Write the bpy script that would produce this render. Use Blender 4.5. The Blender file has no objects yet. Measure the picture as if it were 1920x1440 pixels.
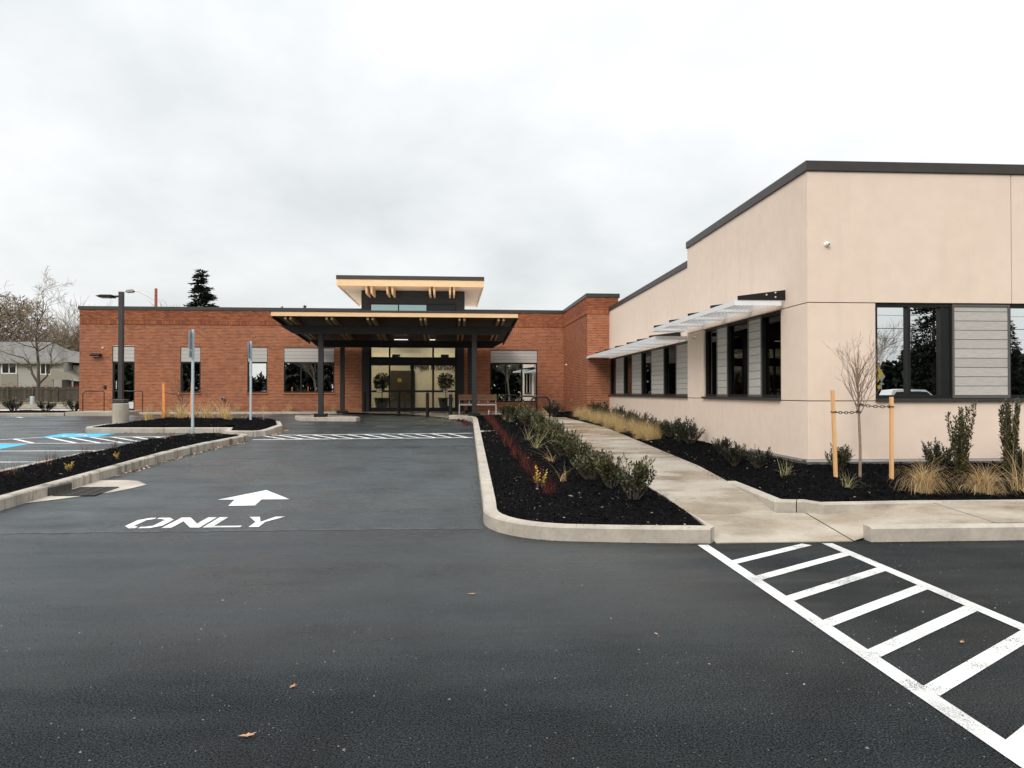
import bpy, bmesh, math, random
import numpy as np
from mathutils import Vector, Matrix
from mathutils.geometry import delaunay_2d_cdt

# ------------------------------------------------------------------ camera, sky, sun, exposure
sc = bpy.context.scene
COL = sc.collection
R = math.radians
cam_d = bpy.data.cameras.new('camera')
cam_d.sensor_width = 36.0
cam_d.lens = 36.0 * 1400.0 / 1920.0
cam_d.clip_start = 0.1
cam_d.clip_end = 5000.0
cam = bpy.data.objects.new('camera', cam_d)
COL.objects.link(cam)
cam.location = (0, 0, 1.5)
cam.rotation_euler = (R(90.614), 0, R(-3.474))
sc.camera = cam

SUN_EL, SUN_AZ = R(34), R(212)          # azimuth clockwise from +Y (behind the camera, a little to its left)
world = bpy.data.worlds.new('World')
sc.world = world
world.use_nodes = True
wn, wl = world.node_tree.nodes, world.node_tree.links
wn.clear()
w_out = wn.new('ShaderNodeOutputWorld')
sky = wn.new('ShaderNodeTexSky'); sky.sky_type = 'NISHITA'; sky.sun_disc = False
sky.sun_elevation = SUN_EL; sky.sun_rotation = SUN_AZ; sky.air_density = 1.2; sky.dust_density = 3.0
bg_s = wn.new('ShaderNodeBackground'); bg_s.inputs[1].default_value = 0.10
wl.new(sky.outputs[0], bg_s.inputs[0])
tc = wn.new('ShaderNodeTexCoord')
sep = wn.new('ShaderNodeSeparateXYZ'); wl.new(tc.outputs['Generated'], sep.inputs[0])
def wmath(op, a, b=None, c=None):
    n = wn.new('ShaderNodeMath'); n.operation = op
    for i, v in enumerate((a, b, c)):
        if v is None: continue
        if isinstance(v, (int, float)): n.inputs[i].default_value = v
        else: wl.new(v, n.inputs[i])
    return n.outputs[0]
zz = wmath('MAXIMUM', sep.outputs[2], 0.0)
den = wmath('ADD', zz, 0.42)
cx = wmath('DIVIDE', sep.outputs[0], den); cy = wmath('DIVIDE', sep.outputs[1], den)
comb = wn.new('ShaderNodeCombineXYZ'); wl.new(cx, comb.inputs[0]); wl.new(cy, comb.inputs[1])
def wnoise(scale, detail, seed, rough=0.5, dist=0.0):
    n = wn.new('ShaderNodeTexNoise'); n.inputs['Scale'].default_value = scale
    n.inputs['Detail'].default_value = detail; n.inputs['Roughness'].default_value = rough
    n.inputs['Distortion'].default_value = dist
    m = wn.new('ShaderNodeMapping'); m.inputs['Location'].default_value = seed
    wl.new(comb.outputs[0], m.inputs[0]); wl.new(m.outputs[0], n.inputs['Vector'])
    return n.outputs[0]
n1 = wnoise(1.05, 6.0, (13.157, 12.266, 0.0), 0.5, 0.15)
n2 = wnoise(3.4, 6.0, (11.0, 2.0, 0.0), 0.5)
cl = wmath('ADD', wmath('MULTIPLY', n1, 0.68), wmath('MULTIPLY', n2, 0.32))
ramp = wn.new('ShaderNodeValToRGB'); wl.new(cl, ramp.inputs[0])
cr = ramp.color_ramp
cr.elements[0].position = 0.35; cr.elements[0].color = (0.64, 0.67, 0.68, 1)
cr.elements[1].position = 0.60; cr.elements[1].color = (0.95, 0.96, 0.96, 1)
e = cr.elements.new(0.47); e.color = (0.79, 0.81, 0.815, 1)
# an overcast dome is about three times as bright overhead as at the horizon (CIE); here milder
gain = wmath('ADD', 0.97, wmath('MULTIPLY', wmath('POWER', zz, 2.6), 1.75))
bg_c = wn.new('ShaderNodeBackground')
wl.new(ramp.outputs[0], bg_c.inputs[0]); wl.new(gain, bg_c.inputs[1])
wmix = wn.new('ShaderNodeMixShader'); wmix.inputs[0].default_value = 0.90
wl.new(bg_s.outputs[0], wmix.inputs[1]); wl.new(bg_c.outputs[0], wmix.inputs[2])
wl.new(wmix.outputs[0], w_out.inputs[0])

sun_d = bpy.data.lights.new('sun', 'SUN')
sun_d.energy = 1.5; sun_d.angle = R(22); sun_d.color = (1.0, 0.95, 0.88)
sun = bpy.data.objects.new('sun', sun_d); COL.objects.link(sun)
sd = Vector((math.sin(SUN_AZ) * math.cos(SUN_EL), math.cos(SUN_AZ) * math.cos(SUN_EL), math.sin(SUN_EL)))
sun.rotation_euler = sd.to_track_quat('Z', 'Y').to_euler()
sun.location = (-10, -20, 30)

vs = sc.view_settings
vs.view_transform = 'Standard'; vs.look = 'None'; vs.gamma = 1.0; vs.use_curve_mapping = False
vs.exposure = 0.22
sc.cycles.max_bounces = 8
sc.cycles.transparent_max_bounces = 24
sc.cycles.use_denoising = True

# ------------------------------------------------------------------ mesh helpers
def g(y):
    """asphalt height: flat near the street, 3 percent up towards the building"""
    return float(np.interp(y, [-200, 7.4, 27.4, 31, 45, 70, 200], [0, 0, .6, .62, .62, .5, .5]))

class MB:
    def __init__(s): s.v = []; s.f = []; s.m = []
    def add(s, vs_, fs, m=0):
        o = len(s.v); s.v.extend([tuple(p) for p in vs_])
        for f in fs: s.f.append(tuple(o + i for i in f)); s.m.append(m)
        return s
    def quad(s, a, b, c, d, m=0): return s.add([a, b, c, d], [(0, 1, 2, 3)], m)
    def box(s, x0, x1, y0, y1, z0, z1, m=0):
        return s.add([(x0, y0, z0), (x1, y0, z0), (x1, y1, z0), (x0, y1, z0), (x0, y0, z1), (x1, y0, z1), (x1, y1, z1), (x0, y1, z1)],
                     [(0, 3, 2, 1), (4, 5, 6, 7), (0, 1, 5, 4), (1, 2, 6, 5), (2, 3, 7, 6), (3, 0, 4, 7)], m)
    def obox(s, c, ax, ay, az, m=0):
        c, ax, ay, az = Vector(c), Vector(ax), Vector(ay), Vector(az)
        P = [c + ax * i + ay * j + az * k for k in (-1, 1) for (i, j) in ((-1, -1), (1, -1), (1, 1), (-1, 1))]
        return s.add(P, [(0, 3, 2, 1), (4, 5, 6, 7), (0, 1, 5, 4), (1, 2, 6, 5), (2, 3, 7, 6), (3, 0, 4, 7)], m)
    def prism(s, poly, axis, c0, c1, m=0):
        """extrude a 2D polygon along axis ('x': poly is (y,z), 'y': (x,z), 'z': (x,y))"""
        def P(a, b, c):
            return {'x': (c, a, b), 'y': (a, c, b), 'z': (a, b, c)}[axis]
        n = len(poly)
        vs_ = [P(a, b, c0) for a, b in poly] + [P(a, b, c1) for a, b in poly]
        fs = [tuple(range(n)), tuple(range(2 * n - 1, n - 1, -1))] + [(i, n + i, n + (i + 1) % n, (i + 1) % n) for i in range(n)]
        return s.add(vs_, fs, m)
    def tube(s, pts, radii, n=8, m=0, cap=True):
        pts = [Vector(p) for p in pts]
        if isinstance(radii, (int, float)): radii = [radii] * len(pts)
        o = len(s.v); k = len(pts); prev = None
        for i, p in enumerate(pts):
            t = (pts[min(i + 1, k - 1)] - pts[max(i - 1, 0)])
            t = t.normalized() if t.length > 1e-9 else Vector((0, 0, 1))
            if prev is None:
                a = Vector((0, 0, 1)) if abs(t.z) < .9 else Vector((1, 0, 0))
                nx = t.cross(a).normalized()
            else:
                nx = (prev - t * prev.dot(t)).normalized()
            prev = nx; ny = t.cross(nx)
            for j in range(n):
                th = 2 * math.pi * j / n
                s.v.append(tuple(p + (nx * math.cos(th) + ny * math.sin(th)) * radii[i]))
        for i in range(k - 1):
            for j in range(n):
                a, b = o + i * n + j, o + i * n + (j + 1) % n
                s.f.append((a, b, b + n, a + n)); s.m.append(m)
        if cap:
            s.f.append(tuple(o + j for j in range(n - 1, -1, -1))); s.m.append(m)
            s.f.append(tuple(o + (k - 1) * n + j for j in range(n))); s.m.append(m)
        return s
    def lathe(s, prof, n=16, c=(0, 0, 0), m=0):
        o = len(s.v); k = len(prof)
        for r, z in prof:
            for j in range(n):
                th = 2 * math.pi * j / n
                s.v.append((c[0] + r * math.cos(th), c[1] + r * math.sin(th), c[2] + z))
        for i in range(k - 1):
            for j in range(n):
                a, b = o + i * n + j, o + i * n + (j + 1) % n
                s.f.append((a, b, b + n, a + n)); s.m.append(m)
        s.f.append(tuple(o + j for j in range(n - 1, -1, -1))); s.m.append(m)
        s.f.append(tuple(o + (k - 1) * n + j for j in range(n))); s.m.append(m)
        return s
    def mesh(s, name, mats, smooth=False):
        me = bpy.data.meshes.new(name); me.from_pydata(s.v, [], s.f)
        for mt in (mats if isinstance(mats, (list, tuple)) else [mats]): me.materials.append(mt)
        if any(s.m): me.polygons.foreach_set('material_index', s.m)
        if smooth: me.polygons.foreach_set('use_smooth', [True] * len(s.f))
        me.update(); return me
    def build(s, name, mats, parent=None, smooth=False, world=False, bevel=0.0):
        if world and parent is not None:
            l = parent.location; s.v = [(x - l.x, y - l.y, z - l.z) for x, y, z in s.v]
        o = link(name, s.mesh(name, mats, smooth), parent)
        if bevel:
            b = o.modifiers.new('bevel', 'BEVEL'); b.width = bevel; b.segments = 2; b.limit_method = 'ANGLE'
        return o

def link(name, me, parent=None):
    o = bpy.data.objects.new(name, me); COL.objects.link(o)
    if parent is not None: o.parent = parent
    return o
def np_mesh(name, verts, faces, mat, smooth=False):
    """verts (N,3), faces (M,k) arrays"""
    me = bpy.data.meshes.new(name); verts = np.asarray(verts, np.float32); faces = np.asarray(faces, np.int32)
    k = faces.shape[1]
    me.vertices.add(len(verts)); me.vertices.foreach_set('co', verts.ravel())
    me.loops.add(faces.size); me.loops.foreach_set('vertex_index', faces.ravel())
    me.polygons.add(len(faces)); me.polygons.foreach_set('loop_start', np.arange(len(faces), dtype=np.int32) * k)
    me.polygons.foreach_set('loop_total', np.full(len(faces), k, np.int32))
    for mt in (mat if isinstance(mat, (list, tuple)) else [mat]): me.materials.append(mt)
    me.update(calc_edges=True)
    if smooth: me.polygons.foreach_set('use_smooth', np.ones(len(faces), bool))
    return me
def tag(o, label=None, cat=None, group=None, kind=None):
    if label: o['label'] = label
    if cat: o['category'] = cat
    if group: o['group'] = group
    if kind: o['kind'] = kind
    return o
def thing(name, label, cat, loc=(0, 0, 0), rz=0.0, group=None, kind=None):
    o = bpy.data.objects.new(name, None); COL.objects.link(o); o.empty_display_size = 0.1
    o.location = loc; o.rotation_euler = (0, 0, rz)
    return tag(o, label, cat, group, kind)
def struct(name, loc=(0, 0, 0)):
    o = bpy.data.objects.new(name, None); COL.objects.link(o); o.empty_display_size = 0.1
    o.location = loc; o['kind'] = 'structure'; return o
def copy_tree(o, parent=None):
    c = o.copy(); COL.objects.link(c)
    if parent is not None: c.parent = parent
    for ch in list(o.children): copy_tree(ch, c)
    return c

# ------------------------------------------------------------------ materials
def lin(r, gg, b):
    f = lambda c: (c / 255 / 12.92) if c / 255 <= .04045 else ((c / 255 + .055) / 1.055) ** 2.4
    return (f(r), f(gg), f(b), 1)
class NT:
    def __init__(s, name):
        s.mat = bpy.data.materials.new(name); s.mat.use_nodes = True
        s.n = s.mat.node_tree.nodes; s.l = s.mat.node_tree.links
        s.bsdf = s.n['Principled BSDF']; s.out = s.n['Material Output']
        s.tc = s.n.new('ShaderNodeTexCoord'); s.geo = s.n.new('ShaderNodeNewGeometry')
    def set(s, inp, v):
        if hasattr(v, 'links') or isinstance(v, bpy.types.NodeSocket): s.l.new(v, s.bsdf.inputs[inp])
        else: s.bsdf.inputs[inp].default_value = v
    def pos(s, scale=(1, 1, 1), obj=False):
        m = s.n.new('ShaderNodeMapping'); m.inputs['Scale'].default_value = scale
        s.l.new(s.tc.outputs['Object'] if obj else s.geo.outputs['Position'], m.inputs[0]); return m.outputs[0]
    def noise(s, vec, scale, detail=4, rough=.55, dist=0):
        n = s.n.new('ShaderNodeTexNoise'); s.l.new(vec, n.inputs['Vector'])
        n.inputs['Scale'].default_value = scale; n.inputs['Detail'].default_value = detail
        n.inputs['Roughness'].default_value = rough; n.inputs['Distortion'].default_value = dist; return n.outputs[0]
    def voro(s, vec, scale, feature='F1', out='Distance'):
        n = s.n.new('ShaderNodeTexVoronoi'); n.feature = feature; s.l.new(vec, n.inputs['Vector']); n.inputs['Scale'].default_value = scale
        return n.outputs[out]
    def ramp(s, fac, stops):
        r = s.n.new('ShaderNodeValToRGB'); s.l.new(fac, r.inputs[0]); c = r.color_ramp
        while len(c.elements) < len(stops): c.elements.new(.5)
        for e_, (p, col) in zip(c.elements, stops):
            e_.position = p; e_.color = col if isinstance(col, tuple) else (col, col, col, 1)
        return r.outputs[0]
    def mr(s, fac, a, b, c, d):
        n = s.n.new('ShaderNodeMapRange'); s.l.new(fac, n.inputs[0])
        for i, v in enumerate((a, b, c, d)): n.inputs[i + 1].default_value = v
        return n.outputs[0]
    def math(s, op, a, b=None):
        n = s.n.new('ShaderNodeMath'); n.operation = op
        for i, v in enumerate((a, b)):
            if v is None: continue
            if isinstance(v, (int, float)): n.inputs[i].default_value = v
            else: s.l.new(v, n.inputs[i])
        return n.outputs[0]
    def mix(s, fac, a, b, mode='MIX'):
        n = s.n.new('ShaderNodeMix'); n.data_type = 'RGBA'; n.blend_type = mode
        for i, v in ((0, fac), (6, a), (7, b)):
            if isinstance(v, (int, float)): n.inputs[i].default_value = v
            elif isinstance(v, tuple): n.inputs[i].default_value = v
            else: s.l.new(v, n.inputs[i])
        return n.outputs[2]
    def rnd(s):
        """a random number per piece: per mesh island and per object"""
        oi = s.n.new('ShaderNodeObjectInfo')
        return s.math('FRACT', s.math('ADD', s.geo.outputs['Random Per Island'], oi.outputs['Random']))
    def bump(s, h, strength=.3, dist=.01):
        b = s.n.new('ShaderNodeBump'); b.inputs['Strength'].default_value = strength; b.inputs['Distance'].default_value = dist
        s.l.new(h, b.inputs['Height']); s.l.new(b.outputs[0], s.bsdf.inputs['Normal']); return s
def simple(name, col, rough=.6, metal=0.0, var=.12, vscale=6.0, bump=0.0, bscale=60, spec=.5):
    t = NT(name); p = t.pos()
    n = t.noise(p, vscale, 5)
    d = tuple(c * (1 - var) for c in col[:3]) + (1,); u = tuple(min(1, c * (1 + var)) for c in col[:3]) + (1,)
    t.set('Base Color', t.ramp(n, [(.3, d), (.7, u)])); t.set('Roughness', rough); t.set('Metallic', metal)
    t.set('Specular IOR Level', spec)
    if bump: t.bump(t.noise(p, bscale, 3), bump, .004)
    return t.mat
def pieces(name, stops, rough=.7, var=.15, vscale=8.0, bump=0, bscale=60, spec=.4, drift=False):
    """colour picked per piece from a ramp, with noise over it"""
    t = NT(name); p = t.pos()
    c = t.ramp(t.rnd(), stops)
    n = t.noise(p, vscale, 4)
    c = t.mix(1.0, c, t.ramp(n, [(.25, 1 - var), (.75, 1.0)]), 'MULTIPLY')
    if drift:
        c = t.mix(1.0, c, t.ramp(t.noise(p, .55, 5, .6), [(.32, (.86, .84, .87, 1)), (.5, (1, 1, 1, 1)), (.70, (1.06, 1.05, .98, 1))]), 'MULTIPLY')
    t.set('Base Color', c); t.set('Roughness', rough)
    t.set('Specular IOR Level', spec)
    if bump: t.bump(t.noise(p, bscale, 3), bump, .004)
    return t.mat

M = {}
def asphalt(name, dark, wet, spec, grain, damp=None):
    t = NT(name); p = t.pos()
    def k(f): return tuple(min(1, c * f) for c in dark[:3]) + (1,)
    st = t.voro(p, 120.0); fine2 = t.noise(p, 230, 2, .7); pit = t.noise(p, 100, 4, .8); big = t.noise(p, .35, 4, .6); mid = t.noise(t.pos((.6, 2.6, 1)), .7, 5, .6)
    agg = t.ramp(st, [(.10, k(2.6)), (.34, k(1.1)), (.62, k(.25))])
    agg = t.mix(.45, agg, t.ramp(fine2, [(.34, k(.2)), (.50, k(1.0)), (.66, k(2.8))]))
    agg = t.mix(1.0, agg, t.ramp(pit, [(.38, .02), (.47, .7), (.62, 3.2)]), 'MULTIPLY')
    speck = t.voro(t.pos((1.03, .97, 1)), 17.0)
    agg = t.mix(t.ramp(speck, [(.03, .5), (.05, 0.0)]), agg, (.20, .19, .17, 1))
    patch = t.noise(t.pos((1.0, .55, 1)), 1.15, 6, .62, .6); oil = t.noise(p, 1.7, 5, .6)
    agg = t.mix(1.0, agg, t.ramp(big, [(.3, .75), (.7, 1.2)]), 'MULTIPLY')
    agg = t.mix(1.0, agg, t.ramp(patch, [(.34, .68), (.52, 1.0), (.68, 1.28)]), 'MULTIPLY')
    agg = t.mix(t.ramp(oil, [(.64, 0.0), (.72, .55)]), agg, k(.3))
    t.set('Base Color', agg)
    w = t.math('ADD', t.math('MULTIPLY', big, .4), t.math('MULTIPLY', mid, .6))
    rough = t.ramp(w, [(.38, wet[0]), (.50, wet[1]), (.62, wet[2])])
    sp = t.math('MULTIPLY', t.ramp(pit, [(.38, .1), (.52, 1.0)]), spec)
    if damp:
        # the surface has dried off in a band next to the street and under the crosswalk; the rest is still damp
        xy = t.n.new('ShaderNodeSeparateXYZ'); t.l.new(t.geo.outputs['Position'], xy.inputs[0])
        wob = t.math('MULTIPLY', t.math('SUBTRACT', t.noise(t.pos((.5, 1, 1)), .8, 4, .6), .5), 2.6)
        fy = t.mr(t.math('ADD', xy.outputs[1], wob), damp[0], damp[1], 0.0, 1.0); fx = t.mr(t.math('ADD', xy.outputs[0], wob), damp[2], damp[3], 1.0, 0.0)
        f = t.math('MULTIPLY', fy, fx)
        sp = t.math('MULTIPLY', sp, t.mr(f, 0, 1, .22, 1.0)); rough = t.math('ADD', rough, t.mr(f, 0, 1, .18, 0.0))
    t.set('Roughness', rough); t.set('Specular IOR Level', sp); t.set('Specular Tint', (.88, 1.0, 1.04, 1))
    h = t.math('ADD', t.math('MULTIPLY', pit, 1.6), t.math('ADD', t.math('MULTIPLY', st, -.8), t.math('MULTIPLY', fine2, .5)))
    t.bump(h, grain, .008)
    return t.mat
M['road'] = asphalt('asphalt_rough', (.0125, .0155, .0170, 1), (.20, .38, .58), .84, .75, (3.4, 5.6, 1.4, 2.8))
M['drive'] = asphalt('asphalt_smooth', (.029, .0355, .038, 1), (.22, .38, .58), .48, .38)

def concrete(name, lo, hi, rough, stain=.5, vert=False, wet=False):
    t = NT(name); p = t.pos()
    a = t.noise(p, 2.3, 6, .6); b = t.noise(p, 22, 4, .6); c = t.noise(p, 120, 2)
    col = t.ramp(a, [(.3, lo), (.7, hi)])
    col = t.mix(1.0, col, t.ramp(b, [(.3, .86), (.7, 1.05)]), 'MULTIPLY')
    st = t.noise(t.pos((3.0, 3.0, .35)) if vert else p, 1.6 if vert else .9, 5, .65)
    col = t.mix(t.ramp(st, [((.50 if stain > .6 else .60), 0.0), ((.66 if stain > .6 else .80), stain)]), col, (.035, .032, .028, 1))
    t.set('Base Color', col)
    if wet:
        w = t.noise(t.pos((.9, 1.5, 1)), .8, 5, .6, .3)
        col = t.mix(1.0, col, t.ramp(w, [(.40, (.78, .735, .67, 1)), (.58, (1, 1, 1, 1))]), 'MULTIPLY'); t.set('Base Color', col)
        t.set('Roughness', t.ramp(w, [(.40, rough * .28), (.58, rough)]))
    else: t.set('Roughness', rough)
    t.bump(t.math('ADD', c, b), .22, .004)
    return t.mat
M['kerb'] = concrete('kerb_concrete', (.33, .29, .24, 1), (.50, .45, .38, 1), .8, .42, vert=True)
M['kerb_old'] = concrete('stained_kerb_concrete', (.30, .265, .215, 1), (.47, .42, .35, 1), .8, .82, vert=True)
M['walk'] = concrete('walk_concrete', (.36, .315, .255, 1), (.475, .42, .345, 1), .50, .20, wet=True)
M['conc'] = concrete('plain_concrete', (.33, .29, .23, 1), (.43, .39, .32, 1), .8, .4)

t = NT('stucco'); p = t.pos()
a = t.noise(p, .55, 5, .55); b = t.noise(p, 5, 4); c = t.noise(p, 190, 3)
col = t.ramp(a, [(.3, (.735, .592, .485, 1)), (.7, (.775, .635, .53, 1))])
col = t.mix(1.0, col, t.ramp(b, [(.3, .965), (.7, 1.02)]), 'MULTIPLY')
run = t.noise(t.pos((5, 5, .25)), 1.0, 4, .6)
col = t.mix(t.ramp(run, [(.55, 0.0), (.8, .16)]), col, (.50, .39, .31, 1))
t.set('Base Color', col); t.set('Roughness', .9); t.set('Specular IOR Level', .25); t.bump(c, .35, .003); M['stucco'] = t.mat

M['mortar'] = simple('mortar', (.56, .37, .25, 1), .95, var=.2, vscale=3, bump=.3, bscale=150, spec=.2)
M['brick'] = pieces('brick', [(0, (.24, .077, .041, 1)), (.3, (.32, .101, .049, 1)), (.7, (.365, .122, .057, 1)), (.93, (.42, .155, .070, 1)), (1, (.19, .062, .040, 1))], .85, .22, 30, .25, 140, .25, True)
M['dark'] = simple('dark_metal', (.010, .010, .010, 1), .45, 0.0, .1, spec=.3)
M['coping'] = simple('coping_metal', (.042, .037, .034, 1), .45, .0, .12, spec=.35)
M['beam'] = simple('grey_paint', (.026, .028, .028, 1), .5, 0, .1, 3, spec=.3)
M['tower'] = pieces('charcoal_panel', [(0, (.024, .025, .025, 1)), (1, (.031, .032, .032, 1))], .5, .1, spec=.3)
M['flash'] = simple('flashing_metal', (.26, .25, .235, 1), .38, .7, .15)
M['white'] = simple('white_plastic', (.80, .79, .76, 1), .4, 0, .04)
M['lens'] = simple('black_lens', (.01, .01, .01, 1), .1)
M['bolt'] = simple('bolt_steel', (.75, .75, .73, 1), .35, .6, .05)
M['blade'] = simple('pale_aluminium', (.80, .815, .83, 1), .38, .12, .04)
t = NT('road_paint'); p = t.pos()
n = t.noise(p, 60, 3); n2 = t.noise(p, 3.2, 5, .6); worn = t.noise(p, 150, 3, .65); dirt = t.noise(t.pos((1, .6, 1)), 1.6, 5, .65)
c = t.ramp(n, [(.3, (.68, .68, .66, 1)), (.7, (.84, .84, .82, 1))])
t.set('Base Color', t.mix(1.0, c, t.ramp(dirt, [(.40, 1.0), (.68, .62)]), 'MULTIPLY')); t.set('Roughness', .6); t.bump(t.voro(p, 95), .4, .004)
tr = t.n.new('ShaderNodeBsdfTransparent'); mx = t.n.new('ShaderNodeMixShader')
t.l.new(t.ramp(t.math('ADD', t.math('MULTIPLY', worn, .66), t.math('MULTIPLY', n2, .34)), [(.405, 1.0), (.43, 0.0)]), mx.inputs[0])
t.l.new(t.bsdf.outputs[0], mx.inputs[1]); t.l.new(tr.outputs[0], mx.inputs[2]); t.l.new(mx.outputs[0], t.out.inputs[0]); M['paint'] = t.mat
M['blue'] = simple('blue_road_paint', (.03, .40, .62, 1), .55, 0, .15, 30)
def wood(name, lo, hi, axis_scale, rough=.6, bump=.1):
    t = NT(name); p = t.pos(axis_scale)
    n = t.noise(p, 6, 6, .6, .4); k = t.rnd()
    c = t.ramp(n, [(.3, lo), (.7, hi)])
    c = t.mix(1.0, c, t.ramp(k, [(0, .88), (1, 1.0)]), 'MULTIPLY')
    t.set('Base Color', c); t.set('Roughness', rough); t.bump(n, bump, .003); return t.mat
M['wood'] = wood('fir_timber', (.72, .45, .22, 1), (.88, .62, .37, 1), (.6, 6, 9))
M['rafter'] = wood('rafter_timber', (.30, .20, .10, 1), (.46, .32, .18, 1), (9, .6, 9))
M['soffit'] = wood('pale_soffit', (.80, .55, .37, 1), (.92, .69, .50, 1), (.8, 8, 8))
M['deck'] = wood('deck_underside', (.035, .02, .012, 1), (.07, .038, .022, 1), (8, .7, 8))
M['siding'] = wood('grey_wood_siding', (.40, .375, .345, 1), (.54, .51, .475, 1), (1.3, 1.3, 16), .75, .25)
M['siding_trim'] = simple('siding_trim', (.10, .095, .09, 1), .5)
M['bench'] = wood('bench_wood', (.20, .105, .05, 1), (.30, .16, .08, 1), (.7, 8, 8))
M['stake'] = wood('stake_wood', (.66, .36, .15, 1), (.82, .50, .24, 1), (14, 14, 1.2))
M['stake_o'] = simple('orange_stake', (.72, .27, .07, 1), .7, 0, .15, 20)
M['steel'] = simple('galvanised_steel', (.42, .50, .53, 1), .45, .35, .1)
M['steel_w'] = simple('pale_steel', (.62, .62, .60, 1), .4, .3, .08)
M['signback'] = simple('sign_back', (.34, .42, .45, 1), .45, .3, .1)
M['rubber'] = simple('black_rubber', (.012, .012, .012, 1), .5)
M['iron'] = simple('cast_iron', (.035, .030, .026, 1), .55, .3, .3, 30)
M['stainrock'] = simple('stained_concrete', (.05, .045, .04, 1), .7, 0, .5, 14, .3)

def glass(name, refl, tint, ior=1.5):
    t = NT(name); t.n.remove(t.bsdf)
    gl = t.n.new('ShaderNodeBsdfGlossy'); gl.inputs['Roughness'].default_value = 0.0; gl.inputs['Color'].default_value = (.93, .96, .96, 1)
    tr = t.n.new('ShaderNodeBsdfTransparent'); tr.inputs['Color'].default_value = tint
    fr = t.n.new('ShaderNodeFresnel'); fr.inputs['IOR'].default_value = ior
    mx = t.n.new('ShaderNodeMixShader')
    t.l.new(t.mr(fr.outputs[0], ((ior - 1) / (ior + 1)) ** 2, 1.0, refl, 1.0), mx.inputs[0]); t.l.new(tr.outputs[0], mx.inputs[1]); t.l.new(gl.outputs[0], mx.inputs[2])
    # very slight waviness of real panes
    b = t.n.new('ShaderNodeBump'); b.inputs['Strength'].default_value = .012; b.inputs['Distance'].default_value = .02
    t.l.new(t.noise(t.pos(), 1.1, 2), b.inputs['Height']); t.l.new(b.outputs[0], gl.inputs['Normal'])
    t.l.new(mx.outputs[0], t.out.inputs[0]); return t.mat
M['glass'] = glass('coated_glass', .78, (.12, .13, .13, 1))
M['glass_side'] = glass('tinted_glass', .03, (.06, .065, .065, 1), 1.25)
M['glass_high'] = glass('teal_glass', .55, (.10, .12, .12, 1)); M['glass_high'].node_tree.nodes['Glossy BSDF'].inputs['Color'].default_value = (.52, .68, .68, 1)
M['glass_door'] = glass('clear_glass', .06, (.72, .74, .70, 1))
def emit(name, col, s):
    t = NT(name); t.set('Base Color', col); t.set('Emission Color', col); t.set('Emission Strength', s); return t.mat
M['lamp'] = emit('light_panel', (1.0, .92, .80, 1), 17.0)
M['strip'] = emit('strip_light', (1.0, .96, .88, 1), 1.0)
M['membrane'] = simple('white_roof_membrane', (.78, .77, .74, 1), .8, 0, .06, 1)
M['cream'] = simple('cream_wall', (.60, .54, .43, 1), .9, 0, .05, 1)
M['dim'] = simple('dim_interior', (.05, .05, .05, 1), .9)
M['tile'] = simple('lobby_floor', (.28, .22, .14, 1), .5)
M['doorbrown'] = simple('brown_door', (.040, .028, .018, 1), .5)
M['black'] = simple('matt_black', (.012, .012, .012, 1), .6)

M['mulch'] = NT('mulch'); t = M['mulch']; p = t.pos()
v = t.voro(p, 42); n = t.noise(p, 9, 5, .6)
t.set('Base Color', t.mix(1.0, t.ramp(v, [(0, (.012, .0115, .0125, 1)), (.5, (.006, .006, .0068, 1)), (.9, (.0015, .0015, .002, 1))]), t.ramp(n, [(.3, .5), (.7, 1.3)]), 'MULTIPLY'))
t.set('Roughness', .9); t.set('Specular IOR Level', .02); t.bump(v, .9, .03); M['mulch'] = t.mat
M['chips'] = pieces('bark_chips', [(0, (.003, .003, .0035, 1)), (.5, (.007, .007, .008, 1)), (.9, (.015, .0145, .015, 1)), (.98, (.032, .025, .02, 1)), (.992, (.20, .16, .12, 1)), (1, (.40, .35, .29, 1))], .9, .3, 60, 0, 60, .03)
def leafmat(name, stops, rough=.45, spec=.4, trans=.15):
    t = NT(name); c = t.ramp(t.rnd(), stops)
    t.set('Base Color', c); t.set('Roughness', rough); t.set('Specular IOR Level', spec)
    if trans:
        tl = t.n.new('ShaderNodeBsdfTranslucent'); t.l.new(c, tl.inputs['Color'])
        mx = t.n.new('ShaderNodeMixShader'); mx.inputs[0].default_value = trans
        t.l.new(t.bsdf.outputs[0], mx.inputs[1]); t.l.new(tl.outputs[0], mx.inputs[2]); t.l.new(mx.outputs[0], t.out.inputs[0])
    return t.mat
M['leaf'] = leafmat('evergreen_leaf', [(0, (.018, .021, .010, 1)), (.45, (.050, .052, .023, 1)), (.8, (.12, .115, .050, 1)), (1, (.30, .26, .12, 1))])
M['leaf_d'] = leafmat('dark_leaf', [(0, (.014, .019, .012, 1)), (.6, (.032, .037, .022, 1)), (1, (.075, .075, .042, 1))])
M['holly'] = leafmat('holly_leaf', [(0, (.03, .034, .014, 1)), (.6, (.068, .070, .028, 1)), (1, (.14, .125, .05, 1))])
M['straw'] = leafmat('dry_grass', [(0, (.25, .15, .06, 1)), (.4, (.48, .32, .14, 1)), (.8, (.62, .46, .24, 1)), (1, (.72, .60, .40, 1))], .7, .2, .25)
M['gold'] = leafmat('golden_grass', [(0, (.20, .13, .05, 1)), (.35, (.52, .36, .15, 1)), (.75, (.74, .55, .27, 1)), (1, (.86, .74, .48, 1))], .7, .2, .25)
M['sedge'] = leafmat('pale_sedge', [(0, (.14, .13, .05, 1)), (.5, (.33, .30, .13, 1)), (1, (.58, .53, .32, 1))], .6, .3, .2)
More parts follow.
